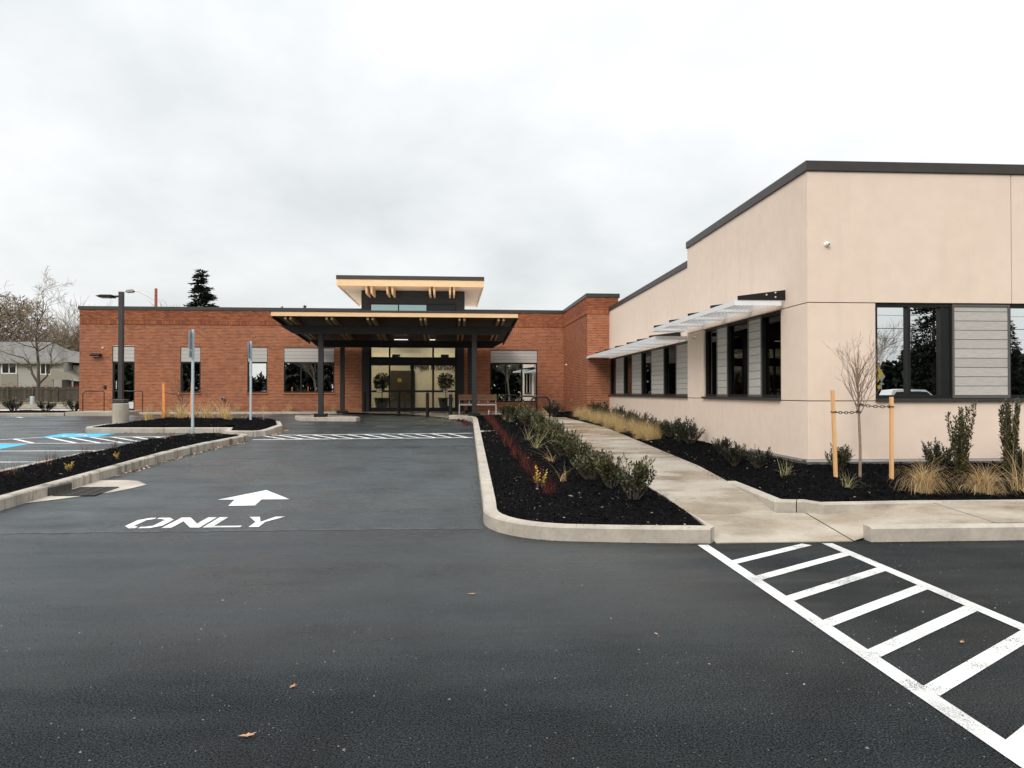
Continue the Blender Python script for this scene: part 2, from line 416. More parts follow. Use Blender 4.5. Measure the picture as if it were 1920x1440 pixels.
M['red'] = leafmat('red_leaf', [(0, (.02, .004, .005, 1)), (.5, (.062, .009, .010, 1)), (.88, (.15, .022, .02, 1)), (1, (.34, .16, .05, 1))], .6, .3, .2)
M['yellow'] = leafmat('yellow_leaf', [(0, (.35, .16, .03, 1)), (.6, (.60, .40, .05, 1)), (1, (.70, .60, .15, 1))], .6, .3, .2)
M['litter'] = leafmat('fallen_leaf', [(0, (.36, .17, .08, 1)), (.6, (.52, .33, .19, 1)), (1, (.66, .50, .35, 1))], .7, .2, .1)
M['needle'] = leafmat('conifer_needle', [(0, (.008, .012, .008, 1)), (.6, (.018, .024, .014, 1)), (1, (.038, .043, .024, 1))], .6, .2, .1)
M['bark'] = simple('bark', (.075, .058, .045, 1), .9, 0, .35, 12, .4)
M['bark_l'] = simple('pale_bark', (.24, .17, .125, 1), .85, 0, .3, 40, .3)
M['twig'] = simple('twig_brown', (.20, .155, .11, 1), .9, 0, .3, 3)
M['brush'] = leafmat('winter_brush', [(0, (.13, .095, .06, 1)), (.6, (.24, .185, .12, 1)), (1, (.34, .28, .19, 1))], .9, .1, .1)
M['lawn'] = simple('rough_grass', (.11, .095, .045, 1), .95, 0, .4, .8, .5, 30)
M['fence'] = pieces('weathered_board', [(0, (.045, .038, .028, 1)), (.6, (.075, .064, .048, 1)), (1, (.11, .095, .07, 1))], .9, .4, 3)
M['house'] = simple('house_siding', (.33, .318, .285, 1), .85, 0, .06)
M['house_t'] = simple('taupe_siding', (.24, .22, .175, 1), .85, 0, .06)
M['roof'] = simple('roof_shingle', (.15, .145, .135, 1), .9, 0, .3, 4)
M['redhedge'] = leafmat('red_hedge', [(0, (.16, .02, .015, 1)), (1, (.42, .07, .04, 1))], .7, .2, .2)

# ------------------------------------------------------------------ ground
def sheet(name, xs, ys, mat, dz=0.0, zf=None):
    v = []; f = []
    for y in ys:
        for x in xs: v.append((x, y, (zf(x, y) if zf else g(y)) + dz))
    n = len(xs)
    for j in range(len(ys) - 1):
        for i in range(n - 1): f.append((j * n + i, j * n + i + 1, (j + 1) * n + i + 1, (j + 1) * n + i))
    return tag(link(name, np_mesh(name, v, f, mat)), kind='structure')
sheet('terrain', [-1500, -200, 200, 1500], [-1500, -90, 7, 27, 45, 70, 1800], M['lawn'], -.30, lambda x, y: g(y))
sheet('road', [-70, 70], [-60, 7.4, 8.12], M['road'])
sheet('driveway', [-70, 70], [8.12, 12, 20, 27.4, 31.0, 34.0], M['drive'])
sheet('lawn', [-75, -45, -15.2], [34.0, 45, 60, 70, 120], M['lawn'])
sheet('path', [-75, -14.9], [35.0, 38.5], simple('sky_pale_path', (.52, .50, .47, 1), .6), .015)  # sky reflected by the wet paving is put into the pale colour
sheet('lot_edge', [-15.2, 70], [34.0, 45, 70, 120], M['drive'])

mb = MB()
for i in range(24):
    x0_ = -5.6 + i * .24; q = 8.115 + .012 * math.sin(i * 2.1); mb.quad((x0_, q - .012, g(8.1) + .0035), (x0_ + .24, q - .012 + .004 * math.sin(i), g(8.1) + .0035), (x0_ + .24, q + .014, g(8.15) + .0035), (x0_, q + .014, g(8.15) + .0035))
tag(link('paving_seam', mb.mesh('paving_seam', simple('seam_dust', (.085, .085, .08, 1), .8, 0, .6, 9))), kind='structure')
def densify(path, step=.35, closed=False):
    out = []
    P = list(path) + ([path[0]] if closed else [])
    for (a, b) in zip(P[:-1], P[1:]):
        n = max(1, int(math.hypot(b[0] - a[0], b[1] - a[1]) / step))
        for i in range(n): out.append((a[0] + (b[0] - a[0]) * i / n, a[1] + (b[1] - a[1]) * i / n))
    if not closed: out.append(P[-1])
    return out
def arc(cx_, cy_, r, a0, a1, n=7):
    return [(cx_ + r * math.cos(R(a0 + (a1 - a0) * i / n)), cy_ + r * math.sin(R(a0 + (a1 - a0) * i / n))) for i in range(n + 1)]
def offset(path, d, closed=False):
    n = len(path); out = []
    for i, p in enumerate(path):
        a = path[i - 1] if (i > 0 or closed) else p
        b = path[(i + 1) % n] if (i < n - 1 or closed) else p
        d1 = Vector((p[0] - a[0], p[1] - a[1])); d2 = Vector((b[0] - p[0], b[1] - p[1]))
        if d1.length < 1e-9: d1 = d2
        if d2.length < 1e-9: d2 = d1
        d1.normalize(); d2.normalize(); m = d1 + d2
        if m.length < 1e-6: m = d1
        m.normalize(); nrm = Vector((-m.y, m.x)); k = max(.5, nrm.dot(Vector((-d1.y, d1.x))))
        out.append((p[0] + nrm.x * d / k, p[1] + nrm.y * d / k))
    return out
rk = random.Random(5)
def kerb(parent, path, width=.15, h=.15, closed=False, sect=2.4, top=None, mat='kerb', name='kerb_section'):
    """path = outer face, inside on its left; sections parted by open joints"""
    P = densify(path, .3, closed)
    if closed: P = P + [P[0]]
    I = offset(P[:-1], width, True) + [None] if closed else offset(P, width)
    if closed: I[-1] = I[0]
    C = offset(P[:-1], .018, True) + [None] if closed else offset(P, .018)
    if closed: C[-1] = C[0]
    L = [0.0]
    for a, b in zip(P[:-1], P[1:]): L.append(L[-1] + math.hypot(b[0] - a[0], b[1] - a[1]))
    ns = max(1, round(L[-1] / sect)); cuts = [L[-1] * i / ns + (rk.uniform(-.25, .25) if 0 < i < ns else 0) for i in range(ns + 1)]
    def at(A, s):
        k = min(max(np.searchsorted(L, s) - 1, 0), len(L) - 2); t_ = (s - L[k]) / max(1e-9, L[k + 1] - L[k])
        return (A[k][0] + (A[k + 1][0] - A[k][0]) * t_, A[k][1] + (A[k + 1][1] - A[k][1]) * t_)
    for s0, s1 in zip(cuts[:-1], cuts[1:]):
        a, b = s0 + .006, s1 - .006
        ss = [a] + [s for s in L if a + .02 < s < b - .02] + [b]
        mb = MB(); o = 0; jog = rk.uniform(-.003, .003)
        for s in ss:
            p, i_, c = at(P, s), at(I, s), at(C, s)
            z = g(p[1]); t_ = (top(p[0], p[1]) if top else z + h) + jog
            mb.v += [(p[0], p[1], z - .12), (p[0], p[1], t_ - .018), (c[0], c[1], t_), (i_[0], i_[1], t_), (i_[0], i_[1], z - .12)]
        n = len(ss)
        for k in range(n - 1):
            for j in range(4): mb.f.append((k * 5 + j, (k + 1) * 5 + j, (k + 1) * 5 + j + 1, k * 5 + j + 1)); mb.m.append(0)
        mb.f.append((4, 3, 2, 1, 0)); mb.m.append(0); e_ = (n - 1) * 5
        mb.f.append((e_, e_ + 1, e_ + 2, e_ + 3, e_ + 4)); mb.m.append(0)
        # faces wound outward for a path with the inside on its left
        mb.f = [tuple(reversed(f)) for f in mb.f]
        mb.build(name, M[mat], parent, world=True)

def inside(poly, X, Y):
    X = np.asarray(X); Y = np.asarray(Y); r = np.zeros(X.shape, bool); n = len(poly)
    for i in range(n):
        x0, y0 = poly[i]; x1, y1 = poly[(i + 1) % n]
        c = ((y0 > Y) != (y1 > Y)) & (X < (x1 - x0) * (Y - y0) / ((y1 - y0) + 1e-12) + x0); r ^= c
    return r
def cdt_sheet(poly, zf, step, jitter=.35, seed=0):
    rng = np.random.default_rng(seed)
    B_ = densify(poly, step, True)
    xs = [p[0] for p in poly]; ys = [p[1] for p in poly]
    gx, gy = np.meshgrid(np.arange(min(xs), max(xs), step), np.arange(min(ys), max(ys), step))
    gx = gx.ravel() + rng.uniform(-jitter, jitter, gx.size) * step; gy = gy.ravel() + rng.uniform(-jitter, jitter, gy.size) * step
    k = inside(offset(poly, step * .4, True), gx, gy)
    pts = [Vector(p) for p in B_] + [Vector((float(a), float(b))) for a, b in zip(gx[k], gy[k])]
    nb = len(B_)
    v, _, f, *_r = delaunay_2d_cdt(pts, [], [list(range(nb))], 1, 1e-6)
    V = [(p.x, p.y, zf(p.x, p.y)) for p in v]
    f = [tuple(t) for t in f]
    return V, f
def lump(x, y, s=0):
    return (.5 * math.sin(1.9 * x + 2.3 * y + s) + .35 * math.sin(4.3 * x - 3.1 * y + 1.7 * s) + .25 * math.sin(8.9 * x + 7.7 * y + 2 * s)
            + .2 * math.sin(17 * x - 15 * y + s) + .15 * math.sin(31 * x + 27 * y))
def edge_dist(poly, x, y):
    d = 1e9; n = len(poly)
    for i in range(n):
        ax, ay = poly[i]; bx, by = poly[(i + 1) % n]; dx, dy = bx - ax, by - ay
        t_ = max(0, min(1, ((x - ax) * dx + (y - ay) * dy) / (dx * dx + dy * dy + 1e-12)))
        d = min(d, math.hypot(x - ax - t_ * dx, y - ay - t_ * dy))
    return d
BEDS = []
def bed(poly, zf, step=.09, chips=400, seed=1, near=1.0, amp=.022, chip=(.016, .045)):
    """black bark mulch: an uneven sheet and loose chips lying on it"""
    def zz_(x, y): return zf(x, y) + amp * lump(x, y, seed) * min(1, edge_dist(poly, x, y) / .12)
    V, F = cdt_sheet(poly, zz_, step, .4, seed)
    me = bpy.data.meshes.new('mulch'); me.from_pydata(V, [], F); me.materials.append(M['mulch'])
    me.polygons.foreach_set('use_smooth', [True] * len(F))
    tag(link('mulch', me), kind='stuff')
    rng = np.random.default_rng(seed + 50)
    xs = [p[0] for p in poly]; ys = [p[1] for p in poly]
    A = abs(sum(poly[i][0] * poly[(i + 1) % len(poly)][1] - poly[(i + 1) % len(poly)][0] * poly[i][1] for i in range(len(poly)))) / 2
    n = int(A * chips * (max(xs) - min(xs)) * (max(ys) - min(ys)) / A)
    X = rng.uniform(min(xs), max(xs), n); Y = rng.uniform(min(ys), max(ys), n); k = inside(offset(poly, .02, True), X, Y); X, Y = X[k], Y[k]; n = len(X)
    Z = np.array([zz_(x, y) for x, y in zip(X, Y)]) + rng.uniform(.0, .014, n)
    L_ = rng.uniform(chip[0], chip[1], n) * (1 + (rng.random(n) > .93) * .8); W = L_ * rng.uniform(.25, .6, n); th = rng.uniform(0, 2 * np.pi, n)
    pit, rol = rng.normal(0, .38, n), rng.normal(0, .5, n)
    d = np.stack([np.cos(th) * np.cos(pit), np.sin(th) * np.cos(pit), np.sin(pit)], 1); s = np.stack([-np.sin(th) * np.cos(rol), np.cos(th) * np.cos(rol), np.sin(rol)], 1)
    c = np.stack([X, Y, Z], 1); u = np.array([0, 0, 1.0])
    hL, hW, hT = (L_ / 2)[:, None], (W / 2)[:, None], (W * .3)[:, None]
    v = np.stack([c - d * hL, c + s * hW, c + d * hL, c - s * hW, c + u * hT], 1).reshape(-1, 3)
    b = (np.arange(n) * 5)[:, None]
    f = np.concatenate([b + np.array([0, 3, 4]), b + np.array([3, 2, 4]), b + np.array([2, 1, 4]), b + np.array([1, 0, 4])], 0)
    tag(link('bark_chips', np_mesh('bark_chips', v, f, M['chips'])), kind='stuff')
    BEDS.append((poly, zz_)); return zz_

# --- island beside the drive
ent = [(-.62, 25.9), (-.25, 25.72), (0.0, 25.4), (.15, 24.9), (.2, 24.0), (.2, 9.0)] + arc(1.17, 8.43, .98, 180, 262, 8) + [(1.9, 7.33), (2.42, 7.28)]
k_ = struct('kerb', (.2, 12, .1)); kerb(k_, ent, sect=2.5)
MB().prism([(2.42, 7.285), (2.42, 7.435), (2.47, 7.9), (2.49, 8.6), (2.49, 7.4)], 'z', -.05, .148).build('kerb_section', M['kerb'], k_, world=True)
MB().add([(.33, 18.78, g(18.8) + .152), (.8, 19.22, g(19) + .16), (.34, 19.25, g(19.2) + .152)], [(0, 1, 2)]).build('drain_strip', M['conc'], k_, world=True)
def z_ent(x, y):
    return g(y) + .118 + .02 * min(1, max(0, (x - .35) / 2)) + .03 * max(0, 1 - abs(x - 1.3))
zent = bed(offset(ent, .14)[2:-1] + [(2.40, 7.43), (2.46, 8.2), (2.455, 24.4), (1.9, 25.9), (.2, 26.2)], z_ent, .085, 1100, 1)

# --- sidewalk slabs, kerb ramp and cross walk
def zwalk(x, y):
    t_ = min(1, max(0, (y - 7.27) / 1.9)); ramp_ = .008 + (g(9.2) + .15 - .008) * t_
    if y > 9.17: ramp_ = g(y) + .15
    if x > 3.8:
        q = min(1, max(0, (x - 3.95) / 1.5)); q = q * q * (3 - 2 * q)
        ramp_ = ramp_ * (1 - q) + (.152 + .047 * max(0, y - 7.4)) * q
    return ramp_ if y < 24.5 else ramp_ + (zplaza(x, y) - ramp_) * min(1, (y - 24.5) / 2)
def zplaza(x, y): return g(y) + .012 + .06 * min(1, max(0, (y - 26.0) / 4.5))
def walk_edge(y): return float(np.interp(y, [8.4, 9.9, 10.6, 12, 20, 26], [3.54, 3.62, 3.70, 3.80, 3.80, 3.06]))
sw = struct('sidewalk', (3, 12, .2))
ys = [7.27, 8.35, 9.3, 10.6, 12.0, 13.7, 15.2, 16.7, 18.2, 19.7, 21.2, 22.7, 24.2, 25.4]
for a, b in zip(ys[:-1], ys[1:]):
    x1a, x1b = (3.86, 3.86) if b < 8.5 else (walk_edge(a), walk_edge(b))
    x0 = 2.47 if a < 9 else 2.45
    nx = 6; ny = 5; mb = MB(); gp_ = .006
    for j in range(ny + 1):
        y = a + gp_ + (b - a - 2 * gp_) * j / ny
        for i in range(nx + 1):
            x = x0 + (x1a + (x1b - x1a) * j / ny - x0) * i / nx; mb.v.append((x, y, zwalk(x, y)))
    for j in range(ny):
        for i in range(nx): q = j * (nx + 1) + i; mb.f.append((q, q + 1, q + nx + 2, q + nx + 1)); mb.m.append(0)
    n0 = len(mb.v); per = [0, nx, (ny + 1) * (nx + 1) - 1, ny * (nx + 1)]
    for q in per: x, y, z = mb.v[q]; mb.v.append((x, y, z - .12))
    rows = [[i for i in range(nx + 1)], [j * (nx + 1) + nx for j in range(ny + 1)], [ny * (nx + 1) + i for i in range(nx, -1, -1)], [j * (nx + 1) for j in range(ny, -1, -1)]]
    for r_, (c0, c1) in zip(rows, ((0, 1), (1, 2), (2, 3), (3, 0))):
        mb.f.append(tuple([n0 + c1, n0 + c0]) + tuple(r_)); mb.m.append(0)
    mb.build('slab', M['walk'], sw, world=True)
cw = struct('walkway', (6, 7.8, .15))
xs_ = [3.87, 5.45, 6.95, 8.45, 9.95, 11.45, 13]
for a, b in zip(xs_[:-1], xs_[1:]):
    mb = MB(); nx, ny = 8, 6
    for j in range(ny + 1):
        for i in range(nx + 1):
            x = a + .006 + (b - a - .012) * i / nx; y0_ = 7.28 if x < 4.03 else 7.402; y1_ = float(np.interp(x, [3.87, 4.0, 4.05, 5.6], [8.40, 8.36, 8.29, 8.478])); y = y0_ + (y1_ - y0_) * j / ny
            mb.v.append((x, y, zwalk(x, y)))
    for j in range(ny):
        for i in range(nx): q = j * (nx + 1) + i; mb.f.append((q, q + 1, q + nx + 2, q + nx + 1)); mb.m.append(0)
    mb.build('slab', M['walk'], cw, world=True)
k_ = struct('kerb', (6, 7.3, .1)); kerb(k_, [(4.03, 7.245), (7.2, 7.25), (14, 7.25)], sect=2.6)

# --- bed below the stucco walls: low retaining kerb that dies into the walk
k_ = struct('kerb', (3.8, 8.6, .2))
def top_r(x, y):
    if x < 3.7: return min(.275, max(g(y) + .155, .255 - .0 * y))
    return float(np.interp(x, [3.88, 4.05, 5.6], [.25, .232, .212]))
kerb(k_, [(3.645, 10.3), (3.61, 9.6), (3.53, 8.40), (3.88, 8.37), (4.05, 8.27), (5.6, 8.48)], width=.12, top=top_r, sect=1.9)
MB().prism([(5.605, 8.48), (14, 8.48), (14, 8.60), (5.605, 8.60)], 'z', .05, .210).build('kerb_section', M['kerb'], k_, world=True)
def z_right(x, y):
    wall = .475 if x > 4.8 and y < 11 else .47
    if x > 3.95:
        base = .195 + (wall - .195) * min(1, max(0, (y - 8.45) / 1.95))
    else: base = .225 + (.40 - .225) * min(1, max(0, (y - 8.4) / 3))
    if y > 10.4:
        a = g(y) + .145; q = min(1, max(0, (x - 3.62) / 1.2)); hi = max(.46, g(y) + .17)
        b = a + (hi - a) * q
        t_ = min(1, (y - 10.4) / 1.5); base = base * (1 - t_) + b * t_
    if y > 8.5:
        d = min(1, max(0, (x - walk_edge(y) - .08) / .7)); ze = max(.235, g(y) + .15) - .02
        base = ze + (base - ze) * d * d * (3 - 2 * d) if base > ze else base
    return base
zright = bed([(3.72, 10.35), (3.71, 9.6), (3.645, 8.50), (3.92, 8.475), (4.07, 8.38), (5.6, 8.585), (13, 8.585), (13, 10.5), (4.95, 10.5), (4.95, 16.3), (5.05, 26.0), (4.1, 26.2), (4.1, 28.5), (3.2, 28), (2.98, 25.6), (3.26, 24.2), (3.77, 20), (3.77, 12), (3.68, 10.6)], z_right, .095, 900, 2)

# --- long island beside the bays
isl = [(-5.64, 4.0), (-5.64, 14.6), (-5.5, 16.4), (-5.25, 17.9), (-5.24, 18.3), (-5.45, 18.62), (-5.85, 18.78), (-6.15, 18.5), (-6.57, 17.4), (-6.98, 15.9), (-7.22, 14.3), (-7.26, 12.5), (-7.26, 4.0)]
k_ = struct('kerb', (-5.64, 12, .2)); kerb(k_, isl, sect=1.75, mat='kerb_old')
zlong = bed([(-5.8, 4.0), (-5.8, 14.6), (-5.66, 16.4), (-5.42, 17.9), (-5.45, 18.3), (-5.85, 18.6), (-6.02, 18.42), (-6.42, 17.35), (-6.82, 15.85), (-7.07, 14.3), (-7.1, 12.5), (-7.1, 4.0)],
            lambda x, y: g(y) + .135 + .10 * max(0, 1 - ((x + 6.45) / .6) ** 2), .08, 700, 3, amp=.03)
# --- lamp island
isl2 = [(-10.15, 20.65), (-6.40, 20.52), (-6.22, 19.62), (-6.05, 19.47), (-5.35, 19.38), (-5.17, 19.55), (-5.13, 20.1), (-5.2, 21.5), (-5.6, 22.9), (-6.2, 23.6), (-7.0, 23.7), (-8.6, 23.2), (-9.9, 22.55), (-10.3, 22.0), (-10.35, 21.0)]
k_ = struct('kerb', (-8, 20.6, .4)); kerb(k_, isl2, closed=True, sect=1.9)
zlamp = bed(offset(isl2, .155, True), lambda x, y: g(y) + .13 + .17 * max(0, 1 - ((x + 7.9) / 2.3) ** 2) * max(0, 1 - ((y - 22.1) / 1.6) ** 2) + .1 * max(0, 1 - ((x + 6) / .8) ** 2) * max(0, 1 - ((y - 21.6) / 2) ** 2), .1, 420, 4, amp=.035)
# --- column island
ci = [(-5.9, 26.1), (-5.6, 25.4), (-5.2, 25.2), (-4.4, 25.03), (-3.65, 24.98), (-3.55, 25.2), (-3.7, 25.6), (-4.6, 26.2), (-5.4, 26.4)]
k_ = struct('kerb', (-4.9, 25.5, .5)); kerb(k_, ci, closed=True, sect=1.5, h=.13)
mb = MB(); q = offset(ci, .152, True); mb.prism(q, 'z', .4, g(25.5) + .128); mb.build('slab', M['conc'], k_, world=True)

# --- entrance plaza, strip by the brick wall, landing
pl = [(-5.05, 30.5), (-3.6, 29.55), (-2.33, 28.6), (-1.4, 27.4), (-.6, 26.3), (-.5, 25.95), (0.1, 26.2), (1.9, 25.95), (2.45, 25.4), (2.95, 25.4), (3.2, 28.0), (4.0, 28.5), (4.05, 31.4), (-.2, 31.3), (-.2, 35.3), (-4.2, 35.2), (-4.25, 31.2), (-5.0, 31.2)]
V, F = cdt_sheet(pl, zplaza, .5, .2, 9)
me = bpy.data.meshes.new('plaza'); me.from_pydata(V, [], F); me.materials.append(M['walk']); tag(link('plaza', me), kind='structure')
k_ = struct('kerb', (-9, 30.5, .6)); kerb(k_, [(-12.95, 30.35), (-9, 30.45), (-5.0, 30.55)], sect=3.0, h=.09)
bed([(-12.9, 30.5), (-5.1, 30.68), (-5.0, 31.15), (-13.0, 30.98)], lambda x, y: g(y) + .07, .12, 300, 5, amp=.02)
ld = struct('landing', (-14, 29.8, .7))
MB().box(-14.95, -12.95, 28.8, 30.98, .3, .755).build('slab', M['conc'], ld, world=True, bevel=.01)
k_ = struct('kerb', (-19, 28.2, .6)); kerb(k_, [(-27, 27.6), (-20, 28.3), (-14.96, 28.75)], sect=3.0, h=.12)
bed([(-27, 27.8), (-20, 28.5), (-15, 28.95), (-15, 32.5), (-27, 32.5)], lambda x, y: g(y) + .10, .25, 60, 6, amp=.04, chip=(.03, .07))
k_ = struct('kerb', (-24, 41.5, .7)); MB().box(-60, -14.95, 41.4, 41.6, .4, .83).build('kerb_section', M['kerb'], k_, world=True)

# ------------------------------------------------------------------ painted markings (4 mm above the asphalt)
def strip_mb(mb, a, b, w, dz=.004):
    a, b = Vector(a), Vector(b); d = (b - a).normalized(); n = Vector((-d.y, d.x)) * w / 2
    k = max(1, int((b - a).length / 1.0))
    for i in range(k):
        p, q = a + (b - a) * i / k, a + (b - a) * (i + 1) / k
        mb.quad(*[(c.x, c.y, g(c.y) + dz) for c in (p - n, q - n, q + n, p + n)])
def poly_mb(mb, pts, dz=.004): mb.add([(x, y, g(y) + dz) for x, y in pts], [tuple(range(len(pts)))])
cross = thing('crosswalk', 'white striped crosswalk running from the kerb ramp towards the camera', 'crosswalk', (2.9, 5, 0))
mb = MB(); strip_mb(mb, (2.31, 7.2), (2.24, 1.0), .105); mb.build('border_line', M['paint'], cross, world=True)
mb = MB(); strip_mb(mb, (3.56, 7.2), (3.50, 1.0), .105); mb.build('border_line', M['paint'], cross, world=True)
for y in [6.50, 5.94, 5.34, 4.76, 4.20, 3.66, 3.07, 2.5, 1.93]:
    xa = 2.24 + (y - 1) * .0113 + .03; yb = y + .80; xb = 3.50 + (yb - 1) * .0097 - .03
    mb = MB(); a = Vector((xa, y - .055)); b = Vector((xb, yb))
    if b.y > 7.16: b = a + (b - a) * (7.16 - a.y) / (b.y - a.y)
    strip_mb(mb, a, b, .105, .0036); mb.build('rung', M['paint'], cross, world=True)
hat = thing('striped_crossing', 'narrow hatched walkway painted across the drive before the canopy', 'crosswalk', (-2.5, 19.3, g(19.3)))
mb = MB(); strip_mb(mb, (-5.2, 18.55), (.16, 18.92), .11); mb.build('border_line', M['paint'], hat, world=True)
mb = MB(); strip_mb(mb, (-5.05, 19.78), (.16, 20.22), .11); mb.build('border_line', M['paint'], hat, world=True)
for i in range(12):
    mb = MB(); x = -5.35 + i * .44
    x1_ = x + .50 - .085 * x; strip_mb(mb, (x, 20.19 + .083 * x), (x1_, 18.92 + .07 * x1_), .085); mb.build('stripe', M['paint'], hat, world=True)
ais = thing('access_aisle', 'white hatched access aisle between the disabled parking bays', 'road marking', (-9, 18.7, g(18.7)))
mb = MB(); strip_mb(mb, (-20, 17.9), (-6.95, 17.85), .10); mb.build('border_line', M['paint'], ais, world=True)
mb = MB(); strip_mb(mb, (-10.6, 19.42), (-6.3, 19.5), .10); mb.build('border_line', M['paint'], ais, world=True)
mb = MB(); strip_mb(mb, (-10.6, 19.42), (-12.3, 17.9), .10); mb.build('border_line', M['paint'], ais, world=True)
for i in range(11):
    mb = MB(); x = -12.1 + i * .53; y0_ = min(19.42, 19.42 + (x + 10.6) * 1.0)
    x1_ = x + 1.45 * (y0_ - 17.92) / 1.5; strip_mb(mb, (x, y0_), (x1_, 17.92), .10); mb.build('stripe', M['paint'], ais, world=True)
for y0_, y1_, w in ((16.2, 16.2, 'upper'), (14.28, 14.3, 'lower')):
    mb = MB(); strip_mb(mb, (-20, y0_), (-7.3, y1_), .10)
    tag(mb.build('bay_line', M['paint']), 'white bay line nearer the hatched access aisle' if w == 'upper' else 'white bay line farther from the hatched access aisle', 'road marking', 'white lines of the parking bays')
mb = MB(); strip_mb(mb, (-21, 26.9), (-15.2, 28.0), .1); strip_mb(mb, (-21, 26.1), (-16.5, 26.9), .1)
for i in range(5): strip_mb(mb, (-20.5 + i * 1.1, 27.0 + i * .2), (-19.9 + i * 1.1, 26.35 + i * .19), .1)
tag(mb.build('hatched_marking', M['paint']), 'white hatched marking by the kerb at the far edge of the lot', 'road marking')
def isa(loc, lab):
    o = thing('wheelchair_marking', lab, 'road marking', loc, R(90), 'blue wheelchair symbols')
    s = .031 * 1.0
    def Q(x, y): return (x, y, .03 * 0 + .006)
    mb = MB(); 
    gz = lambda x: .03 * x
    pts = [(-.55, -.68), (.55, -.68), (.55, .68), (-.55, .68)]
    mb.add([(x, y, .005 + gz(x)) for x, y in pts], [(0, 1, 2, 3)]); mb.build('blue_panel', M['blue'], o)
    mb = MB(); dz = .008
    def st(a, b, w):
        a, b = Vector(a), Vector(b); d = (b - a).normalized(); n = Vector((-d.y, d.x)) * w / 2
        mb.quad(*[(c.x, c.y, dz + gz(c.x)) for c in (a - n, b - n, b + n, a + n)])
    hx, hy = .38, .08
    mb.add([(hx + .07 * math.cos(q_ * .785), hy + .07 * math.sin(q_ * .785), dz + gz(hx)) for q_ in range(8)], [tuple(range(8))])
    st((.28, .08), (-.02, .05), .07); st((-.02, .06), (-.02, -.2), .07); st((-.02, -.2), (-.3, -.3), .07); st((.15, .06), (.15, -.12), .05)
    c_ = [(-.1 + .24 * math.cos(R(a)), .08 + .24 * math.sin(R(a))) for a in range(60, 300, 24)]
    for p_, q_ in zip(c_[:-1], c_[1:]): st(p_, q_, .05)
    mb.build('symbol', M['paint'], o)
    o.rotation_euler = (0, 0, R(90)); return o
isa((-10.0, 19.95, g(19.95)), 'blue wheelchair marking beyond the hatched access aisle')
isa((-10.65, 17.15, g(17.1)), 'blue wheelchair marking on the near side of the hatched access aisle')
ar = MB(); poly_mb(ar, [(-2.99, 9.6), (-2.66, 9.6), (-2.70, 10.05), (-2.35, 10.06)][0:3] + [(-3.05, 10.05)])
poly_mb(ar, [(-3.27, 10.05), (-2.34, 10.05), (-2.84, 10.82)])
tag(ar.build('arrow_marking', M['paint']), 'white straight ahead arrow painted on the drive above ONLY', 'road marking')
on = thing('lettering', 'white word ONLY painted on the drive below the arrow', 'road marking', (-2.9, 8.6, g(8.6)))
y0_, y1_ = 8.30, 8.87
def L(polys):
    mb = MB()
    for p_ in polys: poly_mb(mb, [(x, y0_ + (y1_ - y0_) * t_) for x, t_ in p_])
    mb.build('letter', M['paint'], on, world=True)
x = -3.73
L([[(x, .22), (x + .10, .22), (x + .10, .78), (x, .78)], [(x, .78), (x + .10, .78), (x + .16, .87), (x + .16, 1), (x + .09, 1)], [(x, .22), (x + .09, 0), (x + .16, 0), (x + .16, .13), (x + .10, .22)],
   [(x + .30, .22), (x + .40, .22), (x + .40, .78), (x + .30, .78)], [(x + .30, .78), (x + .40, .78), (x + .31, 1), (x + .19, 1), (x + .19, .87), (x + .24, .87)], [(x + .19, 0), (x + .31, 0), (x + .40, .22), (x + .30, .22), (x + .24, .13), (x + .19, .13)]])
x = -3.29
L([[(x, 0), (x + .10, 0), (x + .10, 1), (x, 1)], [(x + .30, 0), (x + .40, 0), (x + .40, 1), (x + .30, 1)], [(x + .101, 1), (x + .101, .62), (x + .299, 0), (x + .299, .38)]])
x = -2.86
L([[(x, 0), (x + .10, 0), (x + .10, 1), (x, 1)], [(x + .101, 0), (x + .40, 0), (x + .40, .14), (x + .101, .14)]])
x = -2.51
L([[(x + .14, 0), (x + .25, 0), (x + .25, .48), (x + .14, .48)], [(x + .14, .481), (x + .195, .481), (x + .11, 1), (x - .01, 1)], [(x + .1951, .481), (x + .25, .481), (x + .40, 1), (x + .29, 1)]])

# --- drain inlet at the long island
dr = thing('drain_inlet', 'iron storm drain grate set in a concrete collar beside the kerb', 'drain', (-5.2, 11, g(11)))
mb = MB()
def flat(mb, pts, dz, m=0): mb.add([(x, y, g(y) + dz) for x, y in pts], [tuple(range(len(pts)))], m)
flat(mb, [(-5.635, 9.9), (-5.35, 10.2), (-4.92, 10.75), (-4.80, 11.1), (-4.74, 11.4), (-5.02, 11.78), (-5.25, 11.88), (-5.635, 11.9)], .006)
mb.build('collar', M['kerb'], dr, world=True)
mb = MB(); flat(mb, [(-5.56, 10.42), (-5.02, 10.42), (-5.02, 11.14), (-5.56, 11.14)], .009); mb.build('pit', M['black'], dr, world=True)  # flat black sheet; the shade below the grate is put into its colour
for i in range(9):
    mb = MB(); yy = 10.44 + i * .0845; mb.obox((-5.29, yy + .012, g(yy) + .014), (.27, 0, 0), (0, .016, .0005), (0, 0, .005)); mb.build('grate_bar', M['iron'], dr, world=True)
for xx in (-5.55, -5.38, -5.2, -5.03):
    mb = MB(); mb.obox((xx, 10.78, g(10.78) + .013), (.012, 0, 0), (0, .36, .0108), (0, 0, .006)); mb.build('grate_bar', M['iron'], dr, world=True)
MB().box(-5.652, -5.60, 10.45, 11.0, g(10.7) - .02, g(10.7) + .118).build('kerb_stain_block', M['stainrock'], dr, world=True, bevel=.012)  # added dark block for the black stain on the kerb face; no hood there

